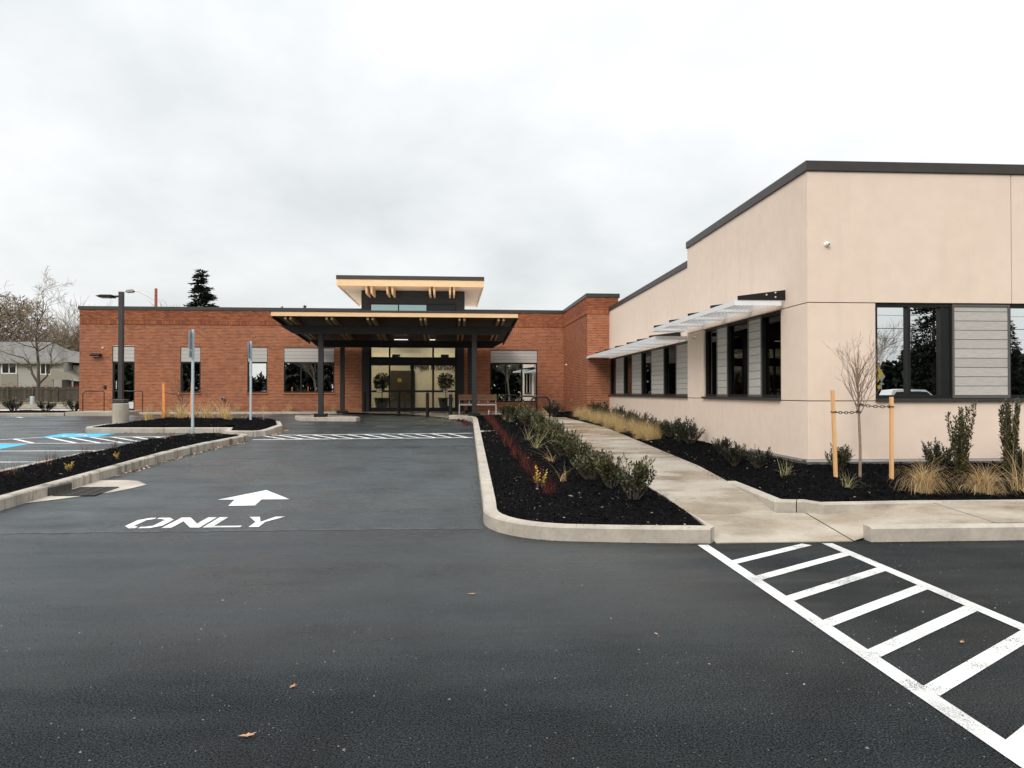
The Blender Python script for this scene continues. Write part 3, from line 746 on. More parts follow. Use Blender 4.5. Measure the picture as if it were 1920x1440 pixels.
# ------------------------------------------------------------------ brick building (local axes: x along the front, y inwards, z up)
AR = R(1.3); P0 = Vector((4.1, 31.4, 0)); CA, SA = math.cos(AR), math.sin(AR)
def BW(u, v, z=0): return Vector((P0.x + u * CA - v * SA, P0.y + u * SA + v * CA, z))
bb = thing('brick_building', 'long low red brick clinic building with dark coping and grey panelled windows', 'building', tuple(P0), AR)
rb = random.Random(11)
def cells(u0, u1, z0, z1, ops):
    us = sorted({u0, u1} | {min(max(o[k], u0), u1) for o in ops for k in (0, 1)}); zs = sorted({z0, z1} | {min(max(o[k], z0), z1) for o in ops for k in (2, 3)})
    for a, b in zip(us[:-1], us[1:]):
        for c, d in zip(zs[:-1], zs[1:]):
            m_, n_ = (a + b) / 2, (c + d) / 2
            if b - a > 1e-6 and d - c > 1e-6 and not any(o[0] < m_ < o[1] and o[2] < n_ < o[3] for o in ops): yield a, b, c, d
BLN, BHT, JT = .165, .060, .0125
def brick_rects(u0, u1, z0, z1, ops):
    out = []; k = 0; z = z0
    while z + BHT <= z1 + .005:
        off = (k % 2) * BLN / 2; u = u0 - off
        a_, b_ = z + JT / 2, z + BHT - JT / 2; zc = (a_ + b_) / 2
        blk = sorted([(o[0], o[1]) for o in ops if o[2] - .01 < zc < o[3] + .01])
        while u < u1:
            a, b = max(u + .0035, u0), min(u + BLN - .0035, u1)
            segs = [(a, b)]
            for p, q in blk:
                ns = []
                for s in segs:
                    if q <= s[0] or p >= s[1]: ns.append(s)
                    else:
                        if s[0] < p: ns.append((s[0], p))
                        if q < s[1]: ns.append((q, s[1]))
                segs = ns
            for s in segs:
                if s[1] - s[0] > .02: out.append((s[0], s[1], a_, b_))
            u += BLN
        z += BHT; k += 1
    return out
def soldier_rects(u0, u1, z0, z1):
    n = int((u1 - u0) / BHT); w = (u1 - u0) / n
    return [(u0 + i * w + JT / 2, u0 + (i + 1) * w - JT / 2, z0 + JT / 2, z1 - JT / 2) for i in range(n)]
def brick_mb(mb, rects, face, proud):
    for a, b, c, d in rects:
        h = proud + rb.uniform(-.0015, .0015)
        P = [face(a, 0, c), face(b, 0, c), face(b, 0, d), face(a, 0, d), face(a, h, c), face(b, h, c), face(b, h, d), face(a, h, d)]
        mb.add(P, [(4, 5, 6, 7), (0, 1, 5, 4), (1, 2, 6, 5), (2, 3, 7, 6), (3, 0, 4, 7)])
ZB, ZS0, ZS1, ZT = .62, 4.235, 4.395, 4.815           # base, soldier course, parapet top
U0 = -19.62
OPS = [(-18.35, -17.48, .5, 3.36), (-15.70, -14.90, 1.42, 3.345), (-13.05, -12.25, 1.42, 3.345), (-11.60, -9.55, 1.42, 3.33), (-3.12, -1.12, 1.02, 3.27), (-8.42, -4.22, .5, 5.0)]
front = lambda u, d, z: (u, -d, z)
side = lambda u, d, z: (-d, u, z)             # pier flank, x = 0 facing -x; u runs along y (negative = towards the viewer)
PV = -5.47                                      # pier front
pfront = lambda u, d, z: (u, PV - d, z)
W = MB()
for a, b, c, d in cells(U0, 0, ZB - .25, ZT, OPS): W.quad((a, 0, c), (b, 0, c), (b, 0, d), (a, 0, d))
for o in OPS[:5]:
    u0_, u1_, z0_, z1_ = o; dp = .12
    W.quad((u0_, 0, z0_), (u0_, 0, z1_), (u0_, dp, z1_), (u0_, dp, z0_)); W.quad((u1_, 0, z1_), (u1_, 0, z0_), (u1_, dp, z0_), (u1_, dp, z1_))
    W.quad((u0_, 0, z1_), (u1_, 0, z1_), (u1_, dp, z1_), (u0_, dp, z1_)); W.quad((u1_, 0, z0_), (u0_, 0, z0_), (u0_, dp, z0_), (u1_, dp, z0_))
W.quad((0, PV, ZB - .25), (0, PV, ZT), (0, 0, ZT), (0, 0, ZB - .25))
W.quad((0, PV, ZB - .25), (1.1, PV, ZB - .25), (1.1, PV, ZT), (0, PV, ZT))
W.quad((1.1, PV, ZB), (1.1, 2, ZB), (1.1, 2, ZT), (1.1, PV, ZT))
W.quad((U0, 0, ZB - .25), (U0, 0, ZT), (U0, 12, ZT), (U0, 12, ZB - .25)); W.quad((U0, 12, ZB), (U0, 12, ZT), (1.1, 12, ZT), (1.1, 12, ZB))
wall = W.build('wall', M['mortar'], bb)
S = MB()
brick_mb(S, brick_rects(U0, 0, ZS0 - .001 - 61 * BHT, ZS0, OPS), front, .006)
brick_mb(S, brick_rects(PV, 0, ZS0 - .001 - 61 * BHT, ZS0, []), side, .006)
for rects, fc in ((soldier_rects(U0, -8.42, ZS0, ZS1) + soldier_rects(-4.22, 0, ZS0, ZS1), front), (soldier_rects(PV - .03, -.037, ZS0, ZS1), side)):
    brick_mb(S, rects, fc, .036)
par = [(-8.42, -4.22, 0, 9)]
brick_mb(S, brick_rects(U0, 0, ZS1, ZT, par), front, .032); brick_mb(S, brick_rects(PV - .026, -.032, ZS1, ZT, []), side, .032)
pier_low = brick_rects(.0, .935, ZS0 - .001 - 61 * BHT, ZS0, []); pier_par = brick_rects(-.030, 1.08, ZS1, ZT, []); pier_sol = soldier_rects(-.034, .935, ZS0, ZS1)
ind = pier_par[:] + pier_sol[:]; low = sorted(pier_low, key=lambda r: -r[2]); ind_low = low[:300 - len(ind)]
brick_mb(S, low[300 - len(ind):], pfront, .006)
tag(S.build('bricks', M['brick'], bb), kind='stuff')
cache = {}
def one_brick(r, proud):
    a, b, c, d = r; key = (round(b - a, 3), round(d - c, 3), proud)
    if key not in cache:
        mb = MB(); w, h = (b - a) / 2, (d - c) / 2
        mb.add([(-w, 0, -h), (w, 0, -h), (w, 0, h), (-w, 0, h), (-w, -proud, -h), (w, -proud, -h), (w, -proud, h), (-w, -proud, h)],
               [(4, 5, 6, 7), (0, 1, 5, 4), (1, 2, 6, 5), (2, 3, 7, 6), (3, 0, 4, 7)])
        cache[key] = mb.mesh('brick', M['brick'])
    o = link('brick', cache[key], bb); o.location = ((a + b) / 2, PV + rb.uniform(-.001, .001), (c + d) / 2)
for r in pier_par: one_brick(r, .032)
for r in pier_sol: one_brick(r, .036)
for r in ind_low: one_brick(r, .006)
# coping: metal cap along the parapets
def coping(u0, u1, v0, v1, name='coping'):
    MB().box(u0, u1, v0, v1, ZT - .004, ZT + .14).build(name, M['coping'], bb, bevel=.008)
coping(U0 - .05, -8.45, -.06, .30); coping(-4.2, -.06, -.06, .30); coping(-.06, 1.14, PV - .06, PV + .3); coping(-.06, .3, PV + .3, 2.0); coping(.84, 1.14, PV + .3, 2.0)
coping(U0 - .05, U0 + .3, .30, 12)
MB().box(U0 + .05, 1.05, .3, 11.9, 4.35, 4.5).build('roof', M['membrane'], bb)
MB().box(U0, .9, .35, .4, .4, 4.3).build('inner_wall', M['dim'], bb) if False else None

def planks(parent, x0, x1, z0, z1, n, y, mapf=None, thick=.018, mat='siding', first=1.0):
    """horizontal boards with open joints; mapf turns local (x, depth, z) into the parent's axes"""
    h = (z1 - z0) / (n - 1 + first); z = z1
    for i in range(n):
        hh = h * first if i == 0 else h
        a, b = z - hh + .004, z - .004; z -= hh
        mb = MB(); dd = rb.uniform(-.0015, .0015)
        if mapf is None: mb.box(x0, x1, y - thick + dd, y, a, b)
        else:
            P = [mapf(x, dp, zz_) for zz_ in (a, b) for (x, dp) in ((x0, 0), (x1, 0), (x1, thick + dd), (x0, thick + dd))]
            mb.add(P, [(0, 3, 2, 1), (4, 5, 6, 7), (0, 1, 5, 4), (1, 2, 6, 5), (2, 3, 7, 6), (3, 0, 4, 7)])
        mb.build('siding_plank', M[mat], parent)
def frame_bars(mb, x0, x1, z0, z1, w, y0, y1, verts_=(), horis=()):
    mb.box(x0, x1, y0, y1, z0, z0 + w); mb.box(x0, x1, y0, y1, z1 - w, z1)
    mb.box(x0, x0 + w, y0, y1, z0 + w, z1 - w); mb.box(x1 - w, x1, y0, y1, z0 + w, z1 - w)
    for v in verts_: mb.box(v - w / 2, v + w / 2, y0 + .003, y1, z0 + w, z1 - w)
    for v in horis: mb.box(x0 + w, x1 - w, y0 + .002, y1, v - w / 2, v + w / 2)
ZH = 2.72
for i, (u0_, u1_, z0_, z1_) in enumerate(OPS[:5]):
    door = i == 0
    u0_ += .004; u1_ -= .004; z0_ = .76 if door else z0_ + .06; z1_ -= .004
    mb = MB(); mul = [u0_ + (u1_ - u0_) / 3, u0_ + 2 * (u1_ - u0_) / 3] if i >= 3 else []
    frame_bars(mb, u0_, u1_, z0_, ZH, .05, .03, .11, mul)
    if i == 3: mb.box(u0_ + .05, u1_ - .05, .035, .11, 1.9, 1.93) if False else None
    mb.box(u0_, u0_ + .012, -.002, .11, ZH + .002, z1_); mb.box(u1_ - .012, u1_, -.002, .11, ZH + .002, z1_); mb.box(u0_, u1_, -.004, .11, z1_ - .016, z1_ + .003)
    f = mb.build('door' if door else 'window', M['dark'], bb)
    planks(f, u0_ + .015, u1_ - .015, ZH + .01, z1_ - .02, 4, .035)
    xs_ = [u0_ + .05] + mul + [u1_ - .05]
    for a, b in zip(xs_[:-1], xs_[1:]): MB().box(a + .002, b - .002, .072, .082, z0_ + .05, ZH - .05).build('pane', M['glass'], f)
    if door:
        MB().box(u1_ - .62, u1_ - .05, .04, .09, z0_ + .08, z0_ + .34).build('kick_plate', M['steel_w'], f)
        mb = MB(); mb.tube([(u0_ + .16, -.01, 1.62), (u0_ + .16, -.01, 1.95)], .016); mb.build('handle', M['steel_w'], f)
    else:
        mb = MB(); mb.prism([(-.05, z0_ - .075), (.11, z0_ - .075), (.11, z0_), (-.05, z0_ - .02)], 'x', u0_ - .03, u1_ + .03); mb.build('sill', M['brick'], bb)
    MB().box(u0_ - .3, u1_ + .3, 2.2, 2.25, .6, 3.3).build('interior_wall', M['dim'], bb)
MB().box(U0 + .1, 1.0, .3, 11.8, .55, .6).build('floor', M['dim'], bb)

# --- entrance bay: storefront, lobby, clerestory
EU0, EU1 = -8.42, -4.22
mb = MB(); mb.box(EU0, -8.12, -.10, .30, .60, 3.42); mb.box(-4.52, EU1, -.10, .30, .60, 3.42); mb.box(EU0, EU1, -.08, .30, 3.42, 4.5)
mb.build('bay_surround', M['tower'], bb)
ux = [-8.12, -7.30, -6.36, -5.50, -4.52]
zs_ = [.70, 1.50, 1.56, 2.62, 2.94, 3.40]
mb = MB(); y0_, y1_ = .02, .12
mb.box(ux[0], ux[-1], y0_, y1_, .70, .85); mb.box(ux[0], ux[-1], y0_, y1_, 3.36, 3.42); mb.box(ux[0], ux[-1], y0_ - .02, y1_ + .03, 2.60, 2.95)
for k, w in ((0, .07), (1, .07), (2, .13), (3, .08), (4, .07)):
    x = ux[k]; a, b = (x, x + w) if k == 0 else (x - w, x) if k == 4 else (x - w / 2, x + w / 2)
    mb.box(a, b, y0_ + .003, y1_, .85, 2.60)
    if k != 2: mb.box(a, b, y0_ + .003, y1_, 2.95, 3.36)
sf = mb.build('storefront', M['dark'], bb)
mb = MB(); mb.box(ux[0] + .07, ux[-1] - .07, y0_ + .006, y1_ - .01, 1.49, 1.57); mb.build('push_rail', M['dark'], sf)
for k in range(4):
    a, b = ux[k] + .04, ux[k + 1] - .04
    MB().box(a, b, .06, .07, .85, 1.49).build('pane', M['glass_door'], sf); MB().box(a, b, .06, .07, 1.57, 2.60).build('pane', M['glass_door'], sf)
for a, b in ((ux[0], ux[1]), (ux[1], ux[3]), (ux[3], ux[4])): MB().box(a + .04, b - .04, .06, .07, 2.95, 3.36).build('pane', M['glass_door'], sf)
for u in (-7.72, -4.98): MB().box(u - .10, u + .10, .008, .018, 1.515, 1.55).build('door_plate', M['white'], sf)
# lobby behind the glass
mb = MB()
mb.quad((-9.6, 4.0, .70), (-3.0, 4.0, .70), (-3.0, 4.0, 3.9), (-9.6, 4.0, 3.9)); mb.quad((-9.6, .32, .70), (-9.6, 4.0, .70), (-9.6, 4.0, 3.9), (-9.6, .32, 3.9)); mb.quad((-3.0, 4.0, .70), (-3.0, .32, .70), (-3.0, .32, 3.9), (-3.0, 4.0, 3.9))
mb.quad((-9.6, .31, .7), (-9.6, .31, 3.9), (-8.42, .31, 3.9), (-8.42, .31, .7)); mb.quad((-4.22, .31, .7), (-4.22, .31, 3.9), (-3.0, .31, 3.9), (-3.0, .31, .7))
mb.build('lobby_wall', M['cream'], bb)
MB().box(-9.6, -3.0, .13, 4.0, .66, .70).build('lobby_floor', M['tile'], bb)
MB().box(-9.6, -3.0, .32, 4.05, 3.9, 3.95).build('lobby_ceiling', M['cream'], bb)
for x, y in ((-7.9, 1.6), (-5.2, 1.6), (-7.9, 3.0), (-5.2, 3.0)): MB().box(x - .55, x + .55, y - .28, y + .28, 3.86, 3.895).build('ceiling_light', M['lamp'], bb)
MB().box(-9.6, -3.0, 2.6, 2.75, 3.28, 3.9).build('lobby_bulkhead', M['cream'], bb)
mb = MB(); mb.box(-7.62, -6.42, 3.93, 3.99, .70, 2.50); dl = mb.build('inner_door', M['doorbrown'], bb)
mb = MB(); mb.lathe([(.0, 0), (.10, 0), (.10, .02), (.0, .02)], 12, (0, 0, 0)); mb.v = [(x - 7.15, 3.925 - z, y + 2.05) for x, y, z in mb.v]; mb.build('reflection_disc', simple('reflection_gold', (.45, .33, .08, 1), .4, .5), dl)  # added gold disc; a round reflection is painted in as its colour
for u in (-7.08, -5.02): MB().box(u - .17, u + .17, .7, .8, 2.96, 3.10).build('sensor_box', M['dark'], sf)
fc = bpy.data.curves.new('sign_text', 'FONT'); fc.body = 'Oregon Neurology'; fc.size = .37; fc.extrude = .012; fc.space_character = 1.06; fc.space_word = .75; fc.offset = .011
fo = bpy.data.objects.new('sign_text', fc); COL.objects.link(fo); bpy.context.view_layer.update()
me = bpy.data.meshes.new_from_object(fo.evaluated_get(bpy.context.evaluated_depsgraph_get())); bpy.data.objects.remove(fo)
me.materials.clear(); me.materials.append(M['black'])
so = link('wall_lettering', me); so.location = BW(-6.66, 3.97, 2.555); so.rotation_euler = (R(90), 0, AR); so.scale = (.72, 1, 1)
tag(so, 'black Oregon Neurology lettering on the cream lobby wall behind the glass doors', 'sign')
# clerestory tower over the bay
mb = MB(); TZ = 5.70
WZ0, WZ1 = 4.62, 5.17
for a, b, c, d in cells(EU0, EU1, 4.5, TZ, [(-8.10, -4.55, WZ0, WZ1)]): mb.quad((a, -.05, c), (b, -.05, c), (b, -.05, d), (a, -.05, d))
for u in (EU0, EU1): mb.quad((u, -.05, 4.5), (u, -.05, TZ), (u, 5.2, TZ), (u, 5.2, 4.5))
mb.quad((EU0, 5.2, 4.5), (EU1, 5.2, 4.5), (EU1, 5.2, TZ), (EU0, 5.2, TZ))
mb.build('tower_wall', M['tower'], bb)
for a, b, c, d in ((EU0 - .03, EU0 + .28, 4.5, TZ), (EU1 - .28, EU1 + .03, 4.5, TZ)): MB().box(a, b, -.075, -.052, c, d).build('corner_panel', M['tower'], bb)
for c, d in ((5.20, 5.44), (5.445, 5.69)): MB().box(EU0 + .29, EU1 - .29, -.07, -.052, c, d).build('wall_panel', M['tower'], bb)
mb = MB(); frame_bars(mb, -8.10, -4.55, WZ0, WZ1, .045, -.06, .04, (-6.93, -5.76)); wf = mb.build('window', M['dark'], bb)
for a, b in ((-8.055, -6.95), (-6.91, -5.78), (-5.74, -4.6)): MB().box(a, b, -.02, -.01, WZ0 + .045, WZ1 - .045).build('pane', M['glass_high'] if a < -6 else M['glass_side'], wf)
# its roof: timber fascia, pale boards underneath
rx0, rx1, ry0, ry1 = -9.23, -3.46, -1.60, 5.55
tr = MB().box(rx0 - .02, rx1 + .02, ry0 - .02, ry1 + .02, 5.93, 6.085).build('tower_roof', M['coping'], bb)
MB().box(rx0, rx1, ry0, ry0 + .05, 5.675, 5.928).build('fascia', M['wood'], tr)
for a, b in ((rx0, rx0 + .05), (rx1 - .05, rx1)): MB().box(a, b, ry0 + .052, ry1, 5.675, 5.928).build('fascia', M['wood'], tr)
nb = 16
for i in range(nb):
    a = ry0 + .055 + (ry1 - ry0 - .1) * i / nb; b = ry0 + .055 + (ry1 - ry0 - .1) * (i + 1) / nb
    MB().box(rx0 + .052, rx1 - .052, a + .004, b - .004, 5.71, 5.735).build('soffit_board', M['soffit'], tr)
for u in (-8.10, -7.90, -7.28, -7.08, -5.60, -5.43, -4.80, -4.64):
    poly = [(0.1, 5.70), (ry0 + .12, 5.70)] + [(ry0 + .12 + .24 * (1 - math.cos(R(a))), 5.70 - .29 * math.sin(R(a))) for a in (20, 45, 70, 90)] + [(0.1, 5.41)]
    MB().prism(poly, 'x', u - .038, u + .038).build('bracket', M['wood'], tr)

# ------------------------------------------------------------------ entrance canopy
CX, CY = -2.3, 25.5
cn = thing('entrance_canopy', 'timber framed entrance canopy on dark posts before the glass doors', 'canopy', (CX, CY, g(25.5)), AR)
cn.location.z = 0
for x, y, zb in ((-2.59, 0, g(25.5) + .13), (2.56, 0, .685), (-2.40, 3.7, .68), (2.5, 3.7, .68)):
    zt = 3.46 if y == 0 else 3.21
    MB().box(x - .082, x + .082, y - .082, y + .082, zb, zt).build('post', M['beam'], cn, bevel=.008)
    MB().box(x - .20, x + .20, y - .20, y + .20, zb - .01, zb + .105).build('post_base', M['dark'], cn, bevel=.01)
MB().prism([(-3.93, 3.73), (-3.93, 3.715), (-3.50, 3.46), (3.50, 3.46), (3.93, 3.715), (3.93, 3.73)], 'y', -.08, .08).build('beam', M['beam'], cn)
MB().prism([(-3.62, 3.49), (-3.62, 3.475), (-3.32, 3.22), (3.40, 3.22), (3.85, 3.475), (3.85, 3.49)], 'y', 3.62, 3.78).build('beam', M['dark'], cn)
sl = -.065
def rz(y): return 3.735 + sl * y
MB().box(-3.95, 3.95, -1.25, -1.20, 3.925, 4.065).build('fascia', M['wood'], cn)
MB().prism([(-1.19, rz(-1.19) + .15), (5.3, rz(5.3) + .15), (5.3, rz(5.3) + .19), (-1.19, rz(-1.19) + .19)], 'x', -3.9, 3.9).build('roof_deck', M['deck'], cn)
MB().prism([(-1.27, 4.067), (-1.19, rz(-1.19) + .2), (5.3, rz(5.3) + .2), (5.3, rz(5.3) + .27), (-1.27, 4.125)], 'x', -3.98, 3.98).build('roof', M['coping'], cn)
MB().prism([(-1.1, 4.128), (5.25, rz(5.25) + .275), (5.25, rz(5.25) + .28), (-1.1, 4.134)], 'x', -3.9, 3.9).build('bounce_sheet', M['membrane'], cn)  # unseen pale sheet, added to bounce sky light onto the tower soffit
for s in (-1, 1): MB().prism([(-1.19, rz(-1.19) + .06), (5.3, rz(5.3) + .06), (5.3, rz(5.3) + .198), (-1.19, rz(-1.19) + .198)], 'x', s * 3.93 - .02, s * 3.93 + .02).build('fascia', M['deck'], cn)
for x in (-3.52, -3.36, -2.22, -2.06, -.92, -.76, .78, .92, 2.04, 2.20, 3.32, 3.48):
    MB().prism([(-1.17, rz(-1.17) + .02), (-1.0, rz(-1.0)), (5.25, rz(5.25)), (5.25, rz(5.25) + .148), (-1.17, rz(-1.17) + .148)], 'x', x - .036, x + .036).build('rafter', M['rafter'], cn)
for x, l in ((-.15, .52), (1.05, .22)): MB().box(x - l / 2, x + l / 2, 3.50, 3.56, 3.20 + .31, 3.20 + .335).build('strip_light', M['strip'], cn)
mb = MB(); mb.tube([(-2.6, 2.5, 3.62), (-2.6, 2.5, 3.35)], .012); mb.build('rod', M['dark'], cn)

# ------------------------------------------------------------------ stucco building
XS, YF, XF, YM, YE = 4.9, 10.46, 5.0, 16.32, 26.2
st = thing('stucco_building', 'tan stucco clinic wing with black framed windows and grey wood panels', 'building', (8, 14, .4))
ZC = 4.69; ZC2 = 4.335
def sbox(x0, x1, y0, y1, z0, z1, name='stucco_panel', mat='stucco', bevel=.004): return MB().box(x0, x1, y0, y1, z0, z1).build(name, M[mat], st, world=True, bevel=bevel)
G = .006
# front wall (faces -y), panels .08 thick in front of a dark backing
def fr(x0, x1, z0, z1): sbox(x0, x1, YF, YF + .12, z0, z1)
XR = 16.0
fr(XS, 7.97 - G, 2.79 + G, ZC); fr(7.97 + G, 12 - G, 2.79 + G, ZC); fr(12 + G, XR, 2.79 + G, ZC)
fr(XS, 5.905, 1.37 + G, 2.79 - G)
fr(XS, 7.97 - G, .53, 1.37 - G); fr(7.97 + G, 12 - G, .53, 1.37 - G); fr(12 + G, XR, .53, 1.37 - G)
fr(11.6, XR, 1.37 + G, 2.79 - G)
# flank, near block (faces -x)
def fl(y0, y1, z0, z1, x=XS): sbox(x, x + .12, y0, y1, z0, z1)
Y0 = YF + .1205
fl(Y0, YM, 2.79 + G, ZC); fl(Y0, YM, .45, 1.37 - G)
fl(Y0, 11.385, 1.37 + G, 2.79 - G); fl(15.20, YM, 1.37 + G, 2.79 - G)
sbox(XS + .1205, XS + .5, YM - .12, YM, .45, ZC)
# flank, far block
fl(YM + .001, YE, 2.66 + G, ZC2, XF); fl(YM + .001, YE, .35, 1.37 - G, XF); fl(25.95, YE, 1.37 + G, 2.66 - G, XF)
# dark backing behind the reveals
mb = MB()
for a, b, c, d in cells(XS + .1, XR, .5, ZC, [(5.9, 11.6, 1.34, 2.79)]): mb.quad((a, YF + .119, c), (b, YF + .119, c), (b, YF + .119, d), (a, YF + .119, d))
for a, b, c, d in cells(Y0, YM, .5, ZC, [(11.38, 15.2, 1.34, 2.79)]): mb.quad((XS + .119, a, c), (XS + .119, a, d), (XS + .119, b, d), (XS + .119, b, c))
for a, b, c, d in cells(YM, YE, .4, ZC2, [(YM, 25.95, 1.34, 2.66)]): mb.quad((XF + .119, a, c), (XF + .119, a, d), (XF + .119, b, d), (XF + .119, b, c))
mb.quad((XR, YF, .3), (XR, YE, .3), (XR, YE, ZC), (XR, YF, ZC)); mb.quad((XS + .2, YE, .3), (XR, YE, .3), (XR, YE, ZC2), (XS + .2, YE, ZC2))
mb.build('backing_wall', M['dim'], st, world=True)
sbox(XS + .1, XR, YF + .1, YM, 4.5, 4.6, 'roof', 'coping', 0); sbox(XF + .1, XR, YM, YE, 4.15, 4.25, 'roof', 'coping', 0)
sbox(XS + .1, XR, YF + .1, YE, .5, .6, 'floor', 'dim', 0)
sbox(8.6, 8.7, YF + 2.6, YE, .6, 4.2, 'inner_wall', 'dim', 0); sbox(XS + 3.8, XR, YF + 2.5, YF + 2.6, .6, 4.2, 'inner_wall', 'dim', 0)
# copings
sbox(XS - .03, 9.0 - .002, YF - .03, YF + .3, ZC, ZC + .145, 'coping', 'coping', .006); sbox(9.002, XR, YF - .03, YF + .3, ZC, ZC + .145, 'coping', 'coping', .006)
sbox(XS - .03, XS + .3, YF + .302, 13.1, ZC, ZC + .145, 'coping', 'coping', .006); sbox(XS - .03, XS + .3, 13.104, YM + .02, ZC, ZC + .145, 'coping', 'coping', .006)
sbox(XF - .03, XF + .3, YM + .03, 20.9, ZC2, ZC2 + .14, 'coping', 'coping', .006); sbox(XF - .03, XF + .3, 20.904, YE + .02, ZC2, ZC2 + .14, 'coping', 'coping', .006)
# base flashing, stepping at the corner
MB().prism([(YF - .05, .455), (YF + .10, .455), (YF + .10, .528), (YF - .02, .528), (YF - .05, .50)], 'x', XS - .045, XR).build('base_flashing', M['flash'], st, world=True)
MB().prism([(XS - .05, .455), (XS + .10, .455), (XS + .10, .448 + .078), (XS - .02, .526), (XS - .05, .50)], 'y', Y0 - .02, 12.6).build('base_flashing', M['flash'], st, world=True)
mb = MB(); mb.box(XS + .02, XR, YF + .02, YF + .1, .1, .453); mb.box(XS + .02, XS + .1, YF + .1, YE, .1, .449); mb.build('foundation', M['conc'], st, world=True)

def st_window(plane, segs, z0, z1, sill, dep):
    """segs: list of (a, b, 'g'|'s'|'f'); plane 'f': front wall (coord = x), plane x-value: flank (coord = y)"""
    if plane == 'f': mp = lambda c, dp, z: (c, YF + dep - dp, z)
    else: mp = lambda c, dp, z: (plane + dep - dp, c, z)
    inv = st.location
    mpl = lambda c, dp, z: tuple(Vector(mp(c, dp, z)) - inv)
    def bx(mb, a, b, d0, d1, c, d):
        P = [mpl(x, dp, z) for z in (c, d) for (x, dp) in ((a, d0), (b, d0), (b, d1), (a, d1))]
        mb.add(P, [(0, 3, 2, 1), (4, 5, 6, 7), (0, 1, 5, 4), (1, 2, 6, 5), (2, 3, 7, 6), (3, 0, 4, 7)])
    lo, hi = min(s[0] for s in segs), max(s[1] for s in segs); w = .045
    mb = MB(); bx(mb, lo, hi, -.07, .035, z0, z0 + w); bx(mb, lo, hi, -.07, .035, z1 - w, z1)
    edges = sorted({round(s[0], 4) for s in segs} | {round(s[1], 4) for s in segs})
    for e_ in edges:
        a, b = (e_, e_ + w) if e_ == edges[0] else (e_ - w, e_) if e_ == edges[-1] else (e_ - w / 2, e_ + w / 2)
        bx(mb, a, b, -.07, .033, z0 + w, z1 - w)
    for a, b, k in segs:
        if k == 'f': bx(mb, a + w / 2, b - w / 2, -.07, .02, z0 + w, z1 - w)
    fo_ = mb.build('window', M['dark'], st)
    for a, b, k in segs:
        if k == 'g':
            pb = MB(); bx(pb, a + w / 2, b - w / 2, -.03, -.02, z0 + w, z1 - w); pb.build('pane', M['glass'] if plane == 'f' else M['glass_side'], fo_)
        if k == 's':
            tb = MB()
            for p, q, r_, s_ in ((a, b, z0 + .004, z0 + .04), (a, b, z1 - .04, z1 - .004), (a, a + .028, z0 + .04, z1 - .04), (b - .028, b, z0 + .04, z1 - .04)): bx(tb, p, q, -.02, .05, r_, s_)
            bx(tb, a + .03, b - .03, -.02, .02, z0 + .03, z1 - .03)
            tb.build('panel_trim', M['siding_trim'], fo_)
            planks(fo_, a + .03, b - .03, z0 + .042, z1 - .042, 10, 0, lambda c, dp, z: mpl(c, dp + .021, z), first=.5)
    sb = MB(); bx(sb, lo - .01, hi + .01, -.07, dep + .05, z0 - sill, z0 - .003); sb.build('sill', M['coping'], fo_)
st_window('f', [(5.91, 6.43, 'g'), (6.43, 6.93, 'g'), (6.93, 7.08, 'f'), (7.08, 7.955, 's'), (7.955, 8.9, 'g'), (8.9, 9.85, 'g'), (9.85, 10.7, 's'), (10.7, 11.6, 'g')], 1.41, 2.785, .045, .07)
st_window(XS, [(11.39, 12.22, 'g'), (12.22, 12.82, 's'), (12.82, 13.85, 'g'), (13.85, 14.46, 's'), (14.46, 15.19, 'g')], 1.41, 2.785, .045, .07)
st_window(XF, [(16.34, 17.69, 's'), (17.69, 18.79, 'g'), (18.79, 20.12, 's'), (20.12, 21.23, 'g'), (21.23, 22.52, 's'), (22.52, 23.65, 'g'), (23.65, 24.97, 's'), (24.97, 25.94, 'g')], 1.41, 2.655, .045, .07)

# ------------------------------------------------------------------ sunshades
def sunshade(label, x_out, x_wall, y0, y1, z, brackets):
    o = thing('sunshade', label, 'sunshade', ((x_out + x_wall) / 2, (y0 + y1) / 2, z), group='louvred sunshades above the windows')
    nb_ = 11; wd = x_wall - .06 - x_out
    for k, y in enumerate(brackets):
        MB().prism([(x_wall + .02, z + .052), (x_wall + .02, z + .215), (x_out + .03, z + .115), (x_out + .03, z + .052)], 'y', y - .006, y + .006).build('bracket', M['dark'], o, world=True)
        if k == 0 and y0 < 12:
            for xx, zz_ in ((x_wall - .16, z + .17), (x_wall - .16, z + .10), (x_wall - .30, z + .135)):
                b = MB(); b.lathe([(0, 0), (.014, 0), (.014, .010), (0, .012)], 8); b.v = [(xx + p, y - .006 - r_, zz_ + q) for p, q, r_ in b.v]; b.build('bolt', M['bolt'], o, world=True)
    mb = MB(); mb.box(x_out, x_wall - .06, y0, y0 + .012, z - .03, z + .05); mb.box(x_out, x_wall - .06, y1 - .012, y1, z - .03, z + .05)
    mb.box(x_out - .012, x_out, y0, y1, z - .03, z + .05); mb.build('frame', M['blade'], o, world=True)
    for k, y in enumerate(brackets[(0 if brackets[0] > y0 + .1 else 1):-1]): MB().box(x_out + .02, x_wall - .07, y - .01, y + .01, z - .012, z + .05).build('rib', M['blade'], o, world=True)
    ys_ = [y0] + list(brackets[(0 if brackets[0] > y0 + .1 else 1):-1]) + [y1]
    for a, b in zip(ys_[:-1], ys_[1:]):
        for i in range(nb_):
            x = x_out + .03 + (wd - .06) * i / (nb_ - 1)
            mb = MB(); mb.obox((x, (a + b) / 2, z + .005), (.030, 0, .013), (0, (b - a) / 2 - .03, 0), (-.0016, 0, .0032)); mb.build('louvre', M['blade'], o, world=True)
    return o
